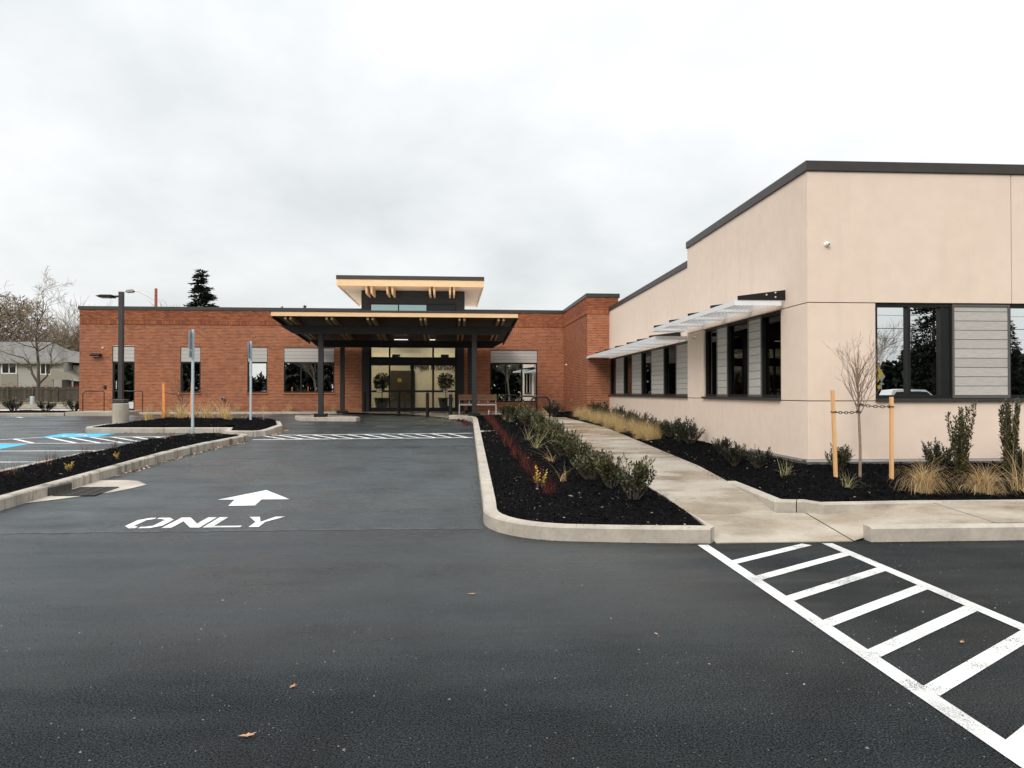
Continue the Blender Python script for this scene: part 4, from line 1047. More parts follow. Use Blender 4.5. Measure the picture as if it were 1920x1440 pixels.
sunshade('white louvred sunshade over the three pane window closest to the building corner', 4.12, XS, 11.22, 16.36, 2.86, [11.215, 12.5, 13.8, 15.1, 16.36])
sunshade('long white louvred sunshade over the far strip of windows beside the brick pier', 4.22, XF, 16.45, 26.02, 2.70, [17.2, 18.45, 19.65, 21.25, 22.85, 24.45, 26.02])

# ------------------------------------------------------------------ street furniture
lp = thing('parking_lamp', 'dark parking lot lamp post on a round concrete base with one flat head', 'lamp post', (-9.95, 22.17, g(22.17) + .05))
z0 = 0.0
MB().lathe([(.215, -.15), (.215, .66), (.20, .68), (0, .68)], 24).build('base', M['conc'], lp, smooth=False)
MB().box(-.16, .16, -.16, .16, .681, .80).build('base_cover', M['coping'], lp, bevel=.02)
MB().box(-.062, .062, -.062, .062, .80, 3.90).build('pole', M['coping'], lp, bevel=.008)
mb = MB(); mb.box(-.22, -.063, -.03, .03, 3.74, 3.79); mb.build('arm', M['dark'], lp)
MB().prism([(-.66, 3.765), (-.60, 3.735), (-.22, 3.725), (-.22, 3.80), (-.52, 3.80)], 'y', -.17, .17).build('lamp_head', M['dark'], lp, bevel=.01)
MB().box(-.58, -.3, -.12, .12, 3.718, 3.728).build('lamp_lens', M['steel_w'], lp)

def sign_post(loc, h, lab):
    o = thing('sign_post', lab, 'sign', loc, group='parking signs seen edge on')
    MB().box(-.028, .028, -.028, .028, -.15, h).build('post', M['steel'], o, bevel=.004)
    MB().box(-.046, -.040, -.15, .15, h - .48, h - .02).build('sign_plate', M['signback'], o)
    MB().box(-.046, -.040, -.15, .15, h - .66, h - .50).build('sign_plate', M['signback'], o) if h > 2.3 else None
    for z in (h - .1, h - .4): MB().box(-.052, .038, -.012, .012, z, z + .02).build('bolt', M['bolt'], o)
sign_post((-6.50, 18.18, zlong(-6.45, 18.1)), 2.42, 'taller pale steel sign post rising from the tip of the long mulch island')
sign_post((-6.12, 21.62, zlamp(-6.12, 21.62)), 2.22, 'shorter pale steel sign post on the island before the two pane brick window')

bl = [(BW(-8.26, -.62), 0), (BW(-6.78, -2.0), 1), (BW(-5.62, -3.75), 2), (BW(-4.78, -5.1), 3)]
blab = ['dark steel bollard against the dark door surround beside the brick wall', 'dark steel bollard before the brown inner door', 'dark steel bollard below the middle of the wall lettering', 'dark steel bollard next to the wooden bench']
for (p, i) in bl:
    z = zplaza(p.x, p.y)
    b = MB().lathe([(.062, -.1), (.062, .80), (.055, .83), (.035, .85), (0, .856)], 16, (0, 0, 0)).build('bollard', M['dark'], None, smooth=False)
    b.location = (p.x, p.y, z); tag(b, blab[i], 'bollard', 'bollards before the entrance')

bz = zplaza(.4, 28.6)
bn = thing('bench', 'wooden slatted bench on a pale metal frame beside the entrance', 'bench', (.42, 28.7, bz))
for k in range(3): MB().box(-.74, .74, -.22 + k * .13, -.11 + k * .13, .40, .43).build('slat', M['bench'], bn, bevel=.004)
for k in range(2): MB().obox((0, .21 + k * .03, .58 + k * .115), (.74, 0, 0), (0, .012, 0), (0, .013, .054)).build('slat', M['bench'], bn, bevel=.004)
mb = MB(); mb.box(-.72, .72, -.24, -.20, .34, .385); mb.build('rail', M['steel_w'], bn)
for x in (-.70, .70):
    mb = MB(); mb.box(x - .02, x + .02, -.23, -.19, 0, .36); mb.box(x - .02, x + .02, .12, .16, 0, .40); mb.build('leg', M['steel_w'], bn)
for x in (-.7, -.32, .05, .40, .70): MB().obox((x, .275, .55), (.014, 0, 0), (0, .012, 0), (0, .035, .17)).build('back_support', M['steel_w'], bn)

for i, (x, y, lab) in enumerate([(2.12, 26.1, 'black hoop bike rack closer to the wooden bench'), (2.52, 25.5, 'black hoop bike rack closer to the brick pier')]):
    z = zplaza(x, y); pts = [(-.34, 0, -.1), (-.34, 0, .58)] + [(-.34 + .2 * (1 - math.cos(R(a))), 0, .58 + .2 * math.sin(R(a))) for a in (30, 60, 90)] + [(.14 + .2 * math.sin(R(a)), 0, .58 + .2 * math.cos(R(a))) for a in (0, 30, 60, 90)] + [(.34, 0, -.1)]
    o = thing('bike_rack', lab, 'bike rack', (x, y, z), R(12), 'hoop bike racks')
    MB().tube(pts, .032, 10).build('hoop', M['rubber'], o, smooth=True)
    for sx in (-.34, .34): MB().lathe([(.07, 0), (.07, .012), (.034, .014), (.034, .0)], 14, (sx, 0, .0)).build('foot_plate', M['rubber'], o)
for i, (x, lab) in enumerate([(-14.45, 'thin black guard rail on the wall side of the concrete landing'), (-13.0, 'thin black guard rail half hidden by the lamp post base')]):
    o = thing('handrail', lab, 'railing', (x, 29.9, .755), group='guard rails at the side door')
    w = .40
    MB().tube([(-w, 0, -.05), (-w, 0, .68), (-w + .1, 0, .78), (w - .04, 0, .78), (w, 0, .74), (w, 0, -.05)], .017, 8).build('rail', M['dark'], o)
bpy.context.view_layer.update()

# fixtures on the walls
def at_brick(name, lab, cat, u, z, v=0, group=None): return thing(name, lab, cat, tuple(BW(u, v, z)), AR, group)
o = at_brick('wall_light', 'dark wedge shaped wall light on the brick beside the side door', 'light', -18.95, 2.98)
MB().prism([(0.0, -.06), (0.0, .06), (-.10, .06), (-.22, .02), (-.22, -.03), (-.06, -.06)], 'x', -.19, .19).build('housing', M['dark'], o, bevel=.01)
MB().box(-.15, .15, -.19, -.06, -.062, -.055).build('lamp_lens', M['steel_w'], o)
def camera_dome(loc, rz, lab):
    o = thing('security_camera', lab, 'camera', loc, rz, 'white security cameras'); o.scale = (.62, .62, .62)
    MB().lathe([(0, 0), (.06, 0), (.06, .02), (.045, .03), (0, .03)], 16).build('base', M['white'], o)
    bm_ = MB(); bm_.lathe([(.0, 0), (.028, .006), (.042, .022), (.046, .045), (.042, .065), (.028, .082), (0, .088)], 16); b = bm_.build('body', M['white'], o, smooth=True); b.location = (0, 0, .028)
    e_ = MB().lathe([(0, 0), (.021, 0), (.019, .012), (0, .016)], 14).build('lens', M['lens'], o); e_.location = (.012, -.012, .104); return o
c_ = camera_dome((5.18, YF - .001, 3.63), 0, 'white ball security camera high on the front stucco wall'); c_.rotation_euler = (R(90), 0, 0)
c_ = camera_dome((XS - .001, 15.72, 2.66), 0, 'white security camera on the stucco flank under the sunshade'); c_.rotation_euler = (R(90), 0, R(-90))
p = BW(0, -.9); c_ = camera_dome((p.x - .008, p.y, 2.62), 0, 'white security camera on the shaded flank of the brick pier'); c_.rotation_euler = (R(90), 0, R(-90))
p = BW(-18.72, -.008); c_ = camera_dome((p.x, p.y, 3.27), 0, 'white security camera above the wedge shaped wall light'); c_.rotation_euler = (R(90), 0, AR)
o = at_brick('card_reader', 'small dark card reader on the brick beside the side door', 'card reader', -18.62, 1.69)
MB().box(-.05, .05, -.03, 0, -.08, .08).build('case', M['dark'], o, bevel=.006); MB().box(-.03, .03, -.034, -.031, .01, .06).build('pad', M['rubber'], o)
def pipe_cap(loc, rz, lab, s=1.0):
    o = thing('pipe_outlet', lab, 'outlet', loc, rz, 'metal outlets low on the brick wall')
    a = MB().lathe([(.085 * s, 0), (.085 * s, .012), (.05 * s, .016), (.05 * s, .09), (.062 * s, .09), (.062 * s, .13), (.04 * s, .13), (.04 * s, .05), (0, .05)], 16).build('fitting', M['flash'], o); a.rotation_euler = (R(90), 0, 0)
    b = MB().lathe([(0, 0), (.037 * s, 0), (.037 * s, .004), (0, .004)], 14).build('bore', M['black'], o); b.rotation_euler = (R(90), 0, 0); b.location = (0, -.052, 0)
pipe_cap(tuple(BW(-14.0, -.006, 1.22)), AR, 'round metal outlet on the brick between the two narrow windows')
pipe_cap(tuple(BW(-.46, -.006, 1.12)), AR, 'round metal outlet on the brick beside the inner corner')
pipe_cap(tuple(BW(.58, PV - .006, 1.12)), AR, 'round metal outlet on the front of the brick pier')
o = thing('hose_tap', 'small pale hose tap on the flank of the brick pier', 'tap', tuple(BW(-.006, -2.4, 1.17)), AR)
MB().tube([(0, 0, 0), (-.08, 0, 0), (-.09, 0, -.06)], .018, 8).build('spout', M['flash'], o); MB().lathe([(0, .02), (.03, .02), (.03, .03), (0, .03)], 8, (-.05, 0, 0)).build('tap_handle', M['white'], o)
mb = MB(); mb.tube([(0, 0, -.05), (.03, 0, .16)], .02, 8); o = mb.build('marker_stake', M['white']); o.location = (.76, 26.5, zent(.76, 25.5) + .02); tag(o, 'short white marker stake leaning in the mulch by the canopy post', 'marker')

# ------------------------------------------------------------------ plants
def leaf_mesh(name, P, D, L_, W_, mat, droop=.15, rng=None):
    """folded four sided leaves: P base points, D unit directions"""
    n = len(P); up = np.array([0, 0, 1.0]); s = np.cross(D, up); ln = np.linalg.norm(s, axis=1, keepdims=True); s = s / np.maximum(ln, 1e-6)
    roll = rng.uniform(-.9, .9, n)[:, None]; nn = np.cross(s, D); s = s * np.cos(roll) + nn * np.sin(roll); nn = np.cross(s, D)
    L_ = np.broadcast_to(np.asarray(L_, float), (n,))[:, None]; W_ = np.broadcast_to(np.asarray(W_, float), (n,))[:, None]
    m_ = P + D * L_ * .52
    v = np.stack([P, m_ - s * W_ / 2 + nn * W_ * .18, P + D * L_ - up * L_ * droop, m_ + s * W_ / 2 + nn * W_ * .18], 1).reshape(-1, 3)
    b = (np.arange(n) * 4)[:, None]; f = np.concatenate([b + np.array([0, 1, 2]), b + np.array([0, 2, 3])], 1).reshape(-1, 3)
    return np_mesh(name, v, f, mat)
def unit(a): return a / np.maximum(np.linalg.norm(a, axis=-1, keepdims=True), 1e-9)

def laurel_proto(seed, h, w, stems, tips, leaf, mat):
    """upright evergreen shrub: stems from the base that fork, leaf whorls along the upper stems"""
    rng = np.random.default_rng(seed); P = []; D = []; st_ = MB()
    for i in range(stems):
        a = rng.uniform(0, 2 * np.pi); r = w / 2 * math.sqrt(rng.uniform(.02, 1)); hh = h * (1 - .38 * (r / (w / 2)) ** 2) * rng.uniform(.72, 1.06)
        p0 = np.array([.04 * math.cos(a), .04 * math.sin(a), -.03]); p1 = np.array([r * .7 * math.cos(a), r * .7 * math.sin(a), hh * .5]); p2 = np.array([r * math.cos(a), r * math.sin(a), hh * .86])
        st_.tube([p0, p1, p2], [.009, .006, .003], 4, cap=False)
        for k in range(tips):
            t0 = rng.uniform(.25, .8); b0 = p0 * (1 - t0) ** 2 + 2 * p1 * t0 * (1 - t0) + p2 * t0 ** 2 if k else p2 * .8 + p1 * .2
            d = unit(np.array([math.cos(a), math.sin(a), 0]) * rng.uniform(.0, .8) + rng.normal(0, .3, 3) * np.array([1, 1, .2]) + np.array([0, 0, rng.uniform(.7, 1.4)]))
            l = leaf * rng.uniform(1.2, 2.6)
            for q in range(9):
                f = q / 8; base = b0 + d * l * f; az = q * 2.4 + rng.uniform(-.4, .4)
                out = unit(np.array([math.cos(az), math.sin(az), .0])); el = .35 + 1.0 * f + rng.uniform(-.25, .25)
                P.append(base); D.append(unit(out * math.cos(el) + d * math.sin(el)))
    P, D = np.array(P), np.array(D); k = P[:, 2] > .015; P, D = P[k], D[k]
    return leaf_mesh('foliage', P, D, leaf * rng.uniform(.65, 1.15, len(P)), leaf * .40, mat, .05, rng), st_.mesh('stem', M['bark'])
def shrub_thing(protos, k, loc, rz, s, name, lab, group=None, cat='shrub'):
    o = thing(name, lab, cat, loc, rz, group); o.scale = (s[0], s[0], s[1]) if isinstance(s, tuple) else (s, s, s)
    link('foliage', protos[k][0], o); link('stem', protos[k][1], o); return o
rp = random.Random(21)
LA = [laurel_proto(i, .50, .58, 26, 6, .062, M['leaf']) for i in range(4)]
LD = [laurel_proto(30 + i, .50, .62, 24, 6, .060, M['leaf_d']) for i in range(3)]
ORD = ['first', 'second', 'third', 'fourth', 'fifth', 'sixth', 'seventh', 'eighth', 'ninth', 'tenth']
row = [(2.02, 8.95, 1.05), (1.93, 9.95, .98), (1.78, 10.65, .98), (1.98, 11.25, .92), (1.80, 12.1, 1.0), (1.98, 12.9, .95), (1.78, 13.6, 1.0), (1.98, 14.4, .95), (1.80, 15.2, 1.0), (1.98, 16.0, 1.0), (1.76, 16.8, 1.02), (1.96, 17.7, 1.0), (1.76, 18.6, 1.05), (1.93, 19.5, 1.0), (1.72, 20.4, 1.05), (1.9, 21.3, 1.0), (1.65, 22.3, 1.1), (1.8, 23.3, 1.05), (1.5, 24.2, 1.1), (1.35, 25.0, 1.05)]
for i, (x, y, s) in enumerate(row):
    lab = 'evergreen shrub at the near end of the row beside the sidewalk' if i == 0 else ORD[i] + ' evergreen shrub in the row beside the sidewalk, counted from the crosswalk' if i < 7 else 'evergreen shrub in the long row on the mulch island beside the sidewalk'
    shrub_thing(LA, i % 4, (x, y, zent(x, y) - .01), rp.uniform(0, 6.28), (s * rp.uniform(.76, .98), s * rp.uniform(.76, 1.06)), 'evergreen_shrub', lab, 'evergreen shrubs on the mulch island')
wall_sh = [(5.08, 9.98, .74, 'loose dark shrub behind the leaning tree stake'), (6.48, 9.92, .82, 'dark round shrub under the front window beside the column holly'), (7.72, 9.9, .80, 'dark shrub at the picture edge beyond the second column holly'),
           (4.24, 10.65, .62, None), (4.28, 11.7, .72, None), (4.48, 12.9, .62, None), (4.55, 15.0, .92, None), (4.62, 15.9, 1.0, None), (4.70, 17.0, .8, None), (4.7, 18.3, .85, None), (4.66, 19.7, .85, None), (4.6, 21.2, .85, None), (4.6, 22.7, .9, None), (4.5, 24.2, .9, None), (4.4, 25.5, .9, None)]
for i, (x, y, s, lab) in enumerate(wall_sh):
    shrub_thing(LD if i != 0 else LA, i % 3, (x, y, zright(x, y) - .01), rp.uniform(0, 6.28), (s, s * rp.uniform(.95, 1.1)), 'wall_shrub', lab or ('low dark shrub against the stucco flank, ' + ORD[i - 3] + ' from the building corner' if y < 16.2 else 'dark shrub behind the golden grass, ' + ORD[i - 8] + ' counted towards the brick pier'), 'dark shrubs along the stucco walls' if y < 16.2 else 'dark shrubs behind the golden grass')
shrub_thing(LD, 1, (2.98, 25.4, .68), 1.0, (1.15, .95), 'wall_shrub', 'rounded dark shrub at the foot of the brick pier', 'dark shrubs along the stucco walls')

def grass_mesh(name, n, h, spread, width, mat, seed, lean=(0, 0), droop=1.0, tight=.04, segs=5, amin=.0):
    """blades that leave the crown at an angle and bend over under their own weight"""
    rng = np.random.default_rng(seed); az = rng.uniform(0, 2 * np.pi, n); L_ = h * rng.uniform(.5, 1.3, n)
    th0 = amin + np.abs(rng.normal(0, .42, n)) * spread                      # start angle from vertical
    bend = droop * rng.uniform(.5, 1.5, n) * (.35 + th0)
    b = np.stack([rng.normal(0, tight, n), rng.normal(0, tight, n), np.full(n, -.015)], 1)
    seg = (L_ / segs)[:, None]; pos = [b]; 
    for q in range(segs):
        th = np.minimum(th0 + bend * ((q + .5) / segs) ** 1.3 * 1.9, 2.7)
        dirx = np.cos(az) * np.sin(th) + lean[0] * (q + 1) / segs; diry = np.sin(az) * np.sin(th) + lean[1] * (q + 1) / segs
        d = np.stack([dirx, diry, np.cos(th)], 1) + rng.normal(0, .07, (n, 3)); p_ = pos[-1] + d * seg; p_[:, 2] = np.maximum(p_[:, 2], .006 + rng.uniform(0, .01, n)); pos.append(p_)
    ctr = np.stack(pos, 1); t_ = np.linspace(0, 1, segs + 1)
    th = rng.uniform(0, np.pi, n); s = np.stack([np.cos(th), np.sin(th), np.zeros(n)], 1)[:, None, :]
    w = (width * rng.uniform(.6, 1.3, n))[:, None, None] * (1 - .85 * t_[None, :, None])
    v = np.stack([ctr - s * w / 2, ctr + s * w / 2], 2).reshape(-1, 3)
    base = (np.arange(n) * (segs + 1) * 2)[:, None]
    f = [base + np.array([q * 2, q * 2 + 1, q * 2 + 3, q * 2 + 2]) for q in range(segs)]
    return np_mesh(name, v, np.concatenate(f, 0), mat)
GF = [grass_mesh('fountain_grass', 520, .58, .55, .006, M['straw'], 3, (.06, -.06), 3.0, .045, 7), grass_mesh('fountain_grass', 520, .55, .6, .006, M['straw'], 4, (.03, -.05), 2.8, .045, 7)]
def plant(name, me, loc, rz, s, lab, group=None, cat='grass clump'):
    o = link(name, me); o.location = loc; o.rotation_euler = (0, 0, rz); o.scale = (s[0], s[0], s[1]) if isinstance(s, tuple) else (s,) * 3
    return tag(o, lab, cat, group)
plant('fountain_grass', GF[0], (5.62, 8.88, zright(5.62, 8.88)), 0, (.82, .98), 'straw coloured fountain grass drooping over the low kerb below the window mullion', 'fountain grasses at the low kerb')
plant('fountain_grass', GF[1], (6.38, 8.88, zright(6.38, 8.88)), .3, (.88, .98), 'straw coloured fountain grass between the two column hollies', 'fountain grasses at the low kerb')
plant('fountain_grass', grass_mesh('fountain_grass', 46, .85, 1.2, .007, M['straw'], 8, (.2, -.1), .9, .05), (6.95, 9.0, zright(6.95, 9.0)), 0, 1, 'thin arching dry grass at the foot of the second column holly', 'fountain grasses at the low kerb')
plant('sparse_sedge', grass_mesh('sparse_sedge', 50, .26, 1.6, .006, M['sedge'], 9, (.25, 0), .8, .03), (4.78, 9.15, zright(4.78, 9.15)), 0, 1, 'small sparse sedge tuft in mulch in front of the leaning stake')
plant('sparse_sedge', grass_mesh('sparse_sedge', 26, .30, 1.6, .006, M['sedge'], 10, (.1, 0), .4, .03), (4.28, 9.85, zright(4.28, 9.85)), 0, 1, 'small sparse sedge tuft in mulch close to the stucco corner')
# golden feather grass beside the sidewalk
GG = [grass_mesh('feather_grass', 300, .44, 1.1, .0045, M['gold'], 40 + i, (-.14, -.10), .9, .06) for i in range(4)]
for i in range(34):
    y = 16.55 + i * .265 + rp.uniform(-.1, .1); x = 4.30 - .10 * math.sin(i) + rp.uniform(-.1, .12) - max(0, y - 20) * .085 + (.0 if i % 2 else -.22)
    plant('feather_grass', GG[i % 4], (x, y, zright(x, y)), rp.uniform(-.4, .4), (rp.uniform(.75, 1.0), rp.uniform(.75, 1.08)), 'clump in the band of golden feather grass beside the far sidewalk', 'golden feather grasses')
# spiky pale sedges on the island
SP = [grass_mesh('spiky_sedge', 40, .46, 2.2, .011, M['sedge'], 60, (0, 0), .18, .03), grass_mesh('spiky_sedge', 30, .42, 2.0, .010, M['sedge'], 61, (-.1, 0), .2, .03), grass_mesh('spiky_sedge', 30, .34, 1.6, .009, M['straw'], 62, (-.75, -.1), .6, .03), grass_mesh('spiky_sedge', 13, .40, .9, .010, M['straw'], 63, (.1, 0), .8, .03)]
for k, (x, y, s, lab) in enumerate([(1.40, 14.9, 1.0, 'largest spiky pale sedge with blades fanned out on the mulch island'), (1.36, 16.6, 1.0, 'spiky pale sedge just behind the largest fanned sedge'), (1.43, 12.7, 1, 'bent straw coloured sedge lying to one side on the mulch island'), (1.34, 10.35, 1, 'thin upright dry sedge with few blades closest to the kerb end')]):
    plant('spiky_sedge', SP[k], (x, y, zent(x, y)), 0, s, lab, 'pale sedges on the mulch island')
for x, y in ((1.30, 22.2), (1.2, 23.4)): plant('spiky_sedge', SP[1], (x, y, zent(x, y)), x * 9, .6, 'small pale sedge tuft near the canopy end of the mulch island', 'pale sedges on the mulch island')
# low red shrubs in a line
RD = [grass_mesh('red_shrub', 70, .25, 1.0, .0062, M['red'], 70 + i, (0, 0), .35, .05, segs=3) for i in range(4)]
for i in range(30):
    y = 9.45 + i * .52; x = 1.02 - .012 * i + rp.uniform(-.05, .05)
    plant('red_shrub', RD[i % 4], (x, y, zent(x, y)), rp.uniform(0, 6), (rp.uniform(.6, .85), rp.uniform(.75, 1.1)), 'red shrub at the near end of the red row' if i == 0 else ORD[i] + ' dark red shrub in the red row, counted from the kerb end' if i < 6 else 'low dark red shrub in the line along the mulch island', 'red shrubs in a line', 'shrub')
rng_ = np.random.default_rng(5)
def sprig(seed, n, h, w, leaf, mat, name='foliage'):
    r_ = np.random.default_rng(seed); P = np.stack([r_.normal(0, w / 2, n), r_.normal(0, w / 2, n), r_.uniform(.02, h, n)], 1); D = unit(r_.normal(0, 1, (n, 3)) + np.array([0, 0, .5]))
    return leaf_mesh(name, P, D, leaf * r_.uniform(.7, 1.2, n), leaf * .5, mat, .1, r_)
YP = laurel_proto(201, .24, .16, 5, 2, .045, M['yellow']); shrub_thing([YP], 0, (.95, 9.85, zent(.95, 9.85)), 0, 1, 'yellow_leaved_plant', 'small yellow leaved plant among the near red shrubs', None, 'plant')
YP = laurel_proto(202, .18, .16, 5, 2, .045, M['yellow']); shrub_thing([YP], 0, (-6.0, 11.7, zlong(-6.0, 11.7)), 0, .62, 'yellow_leaved_plant', 'bright yellow leaved plant on the long mulch island', None, 'plant')
YP = laurel_proto(203, .14, .16, 5, 2, .045, M['yellow']); shrub_thing([YP], 0, (-5.98, 13.2, zlong(-5.98, 13.2)), 0, .62, 'yellow_leaved_plant', 'smaller ochre leaved plant farther along the long mulch island', None, 'plant')
for i, (x, y) in enumerate([(-6.35, 10.75), (-6.6, 11.4), (-6.75, 12.7), (-6.7, 13.6), (-6.6, 14.4), (-6.55, 15.2), (-6.3, 16.3), (-6.15, 17.1), (-5.8, 17.9), (-6.5, 12.0)]):
    plant('bare_twig_plant', grass_mesh('bare_twig_plant', 26, .22, .7, .006, M['bark'] if i % 3 else M['red'], 90 + i, (0, 0), .2, .05, segs=3), (x, y, zlong(x, y)), 0, rp.uniform(.7, 1.1), 'small bare twiggy plant on the long mulch island', 'twiggy plants on the long island', 'plant')
for i, (x, y) in enumerate([(-6.4, 22.0), (-5.95, 21.9), (-5.9, 22.4)]):
    plant('bare_twig_plant', sprig(20 + i, 24, .18, .12, .045, M['litter']), (x, y, zlamp(x, y)), 0, 1, 'small brown leaved plant around the shorter sign post', 'brown plants by the shorter sign post', 'plant')
# tan grasses on the lamp island and along the brick
GT = [grass_mesh('tan_grass', 210, .46, 1.35, .0075, M['gold'], 100 + i, (0, 0), .75, .05) for i in range(3)]
for i, (x, y, s) in enumerate([(-9.15, 22.1, .95), (-8.75, 22.35, 1.1), (-8.25, 22.2, 1.1), (-8.0, 22.6, .9), (-7.55, 22.3, 1.3), (-7.2, 22.6, 1.2), (-6.95, 22.2, .9), (-8.5, 22.7, 1.0)]):
    plant('tan_grass', GT[i % 3], (x, y, zlamp(x, y)), i, s, 'tan grass clump in the mulch behind the lamp base and orange stakes', 'tan grasses on the lamp island')
for i, (x, y, s) in enumerate([(-12.6, 30.72, .8), (-9.25, 30.78, .95), (-8.2, 30.8, .85), (-7.2, 30.82, .95), (-6.0, 30.85, .9), (-5.4, 30.9, .9)]):
    plant('tan_grass', GT[i % 3], (x, y, g(y) + .08), i, s * .85, 'tan grass clump at the foot of the brick wall', 'tan grasses along the brick wall')
plant('tan_grass', GT[0], (-4.45, 30.85, .68), 2, .55, 'brownish grass clump between canopy post and dark door surround', 'tan grasses along the brick wall')
plant('tan_grass', GT[1], (2.95, 27.6, .70), 2, .7, 'lone tan grass clump between bike rack and pier shrub')
# column hollies
def holly(seed, h):
    rng = np.random.default_rng(seed); P = []; D = []; s_ = MB()
    for i in range(13):
        a = rng.uniform(0, 6.28); r = rng.uniform(.0, .13); hh = h * rng.uniform(.55, 1.0) if i > 3 else h * rng.uniform(.85, 1.0)
        b = np.array([r * .3 * math.cos(a), r * .3 * math.sin(a), 0]); t_ = np.array([r * math.cos(a) + .06 * rng.normal(), r * math.sin(a), hh]); s_.tube([b, t_], [.006, .002], 4, cap=False)
        n = int(210 * hh / h)
        for q in range(n):
            f = .10 + .90 * q / n; w = .035 * (1 - f * .75) + .008; az = rng.uniform(0, 6.28)
            P.append(b + (t_ - b) * f + np.array([math.cos(az), math.sin(az), 0]) * w * rng.uniform(.2, 1)); D.append(unit(np.array([math.cos(az), math.sin(az), rng.uniform(.5, 1.8)])))
    P, D = np.array(P), np.array(D); return leaf_mesh('foliage', P, D, .046 * rng.uniform(.7, 1.2, len(P)), .022, M['holly'], .0, rng), s_.mesh('stem', M['bark'])
HO = [holly(1, .98), holly(2, 1.04)]
shrub_thing(HO, 0, (6.42, 9.35, zright(6.42, 9.35) - .01), 0, (.92, 1.06), 'column_holly', 'narrow upright holly below the grey wood panel', 'column hollies', 'shrub')
shrub_thing(HO, 1, (7.12, 9.42, zright(7.12, 9.42) - .01), 1.0, (.92, 1.06), 'column_holly', 'narrow upright holly with splayed stems nearest the picture edge', 'column hollies', 'shrub')

# ------------------------------------------------------------------ trees
class Tree:
    def __init__(s, seed): s.r = random.Random(seed); s.mb = MB(); s.tw = MB()
    def limb(s, p, d, L_, r0, lvl, maxl, kids, curve=.25, up=.15, shrink=.62, ang=(25, 50), minr=.004):
        n = 5 if lvl < 2 else 4 if lvl < maxl else 3
        pts = [Vector(p)]; rr = [r0]; d = Vector(d).normalized(); dirs = [d.copy()]
        for i in range(n):
            d = (d + Vector((s.r.gauss(0, 1), s.r.gauss(0, 1), s.r.gauss(0, .6))) * curve * .5 + Vector((0, 0, up * .3))).normalized()
            pts.append(pts[-1] + d * L_ / n); rr.append(max(minr, r0 * (1 - .72 * (i + 1) / n))); dirs.append(d.copy())
        (s.mb if lvl < maxl - 1 else s.tw).tube(pts, rr, 7 if lvl == 0 else 5 if lvl < 3 else 3, cap=False)
        if lvl < maxl:
            for k in range(kids[min(lvl, len(kids) - 1)]):
                f = s.r.uniform(.25, 1.0) if k else 1.0; i = min(n, max(1, int(f * n + .5)))
                a = R(s.r.uniform(*ang)); ax = dirs[i].cross(Vector((s.r.gauss(0, 1), s.r.gauss(0, 1), s.r.gauss(0, 1)))).normalized()
                nd = (Matrix.Rotation(a, 3, ax) @ dirs[i])
                s.limb(pts[i], nd, L_ * shrink * s.r.uniform(.75, 1.2), max(minr, rr[i] * .72), lvl + 1, maxl, kids, curve, up, shrink, ang, minr)
# young staked tree
T = Tree(3); s = T
base = Vector((0, 0, 0))
T.mb.tube([(0, 0, -.05), (.005, 0, .4), (-.012, 0, .85)], [.021, .018, .016], 8, cap=False)
T.mb.tube([(-.012, 0, .85), (-.02, .01, 1.25), (-.015, 0, 1.74)], [.014, .009, .003], 6, cap=False)
for k in range(21):
    z = .80 + .66 * (k / 21) ** 1.1; a = k * 2.4 + T.r.uniform(-.4, .4); L_ = (.62 - .34 * (k / 21)) * T.r.uniform(.8, 1.15); el = R(T.r.uniform(52, 70))
    d = Vector((math.cos(a) * math.cos(el), math.sin(a) * math.cos(el), math.sin(el)))
    T.limb((-.013, 0, z), d, L_, .0070, 1, 3, [4, 4, 3], .20, .12, .48, (14, 34), .0015)
yt = thing('young_tree', 'bare young tree tied between two wooden stakes before the stucco wall', 'tree', (5.22, 9.64, zright(5.22, 9.64)))
T.mb.build('trunk', M['bark_l'], yt); T.tw.build('twigs', M['bark_l'], yt)
tz = zright(5.22, 9.64)
def stake(name, p, top_, w, mat, lab, group, ties=None):
    o = thing(name, lab, 'stake', p, group=group); t_ = Vector(top_) - Vector(p)
    mb = MB(); n = Vector((w, 0, 0)); m_ = Vector((0, w, 0)); a = Vector((0, 0, -.1)); b = t_
    P = [a - n - m_, a + n - m_, a + n + m_, a - n + m_, b - n - m_, b + n - m_, b + n + m_, b - n + m_]
    mb.add(P, [(0, 3, 2, 1), (4, 5, 6, 7), (0, 1, 5, 4), (1, 2, 6, 5), (2, 3, 7, 6), (3, 0, 4, 7)]); mb.build('post', M[mat], o); return o
sA = stake('tree_stake', (4.87, 9.60, zright(4.87, 9.6)), (4.83, 9.60, zright(4.87, 9.6) + 1.14), .020, 'stake', 'leaning pale wooden stake on the camera left of the young tree', 'stakes of the young tree')
sB = stake('tree_stake', (5.60, 9.55, zright(5.6, 9.55)), (5.605, 9.55, zright(5.6, 9.55) + 1.09), .020, 'stake', 'straight pale wooden stake under the dark framed front window', 'stakes of the young tree')
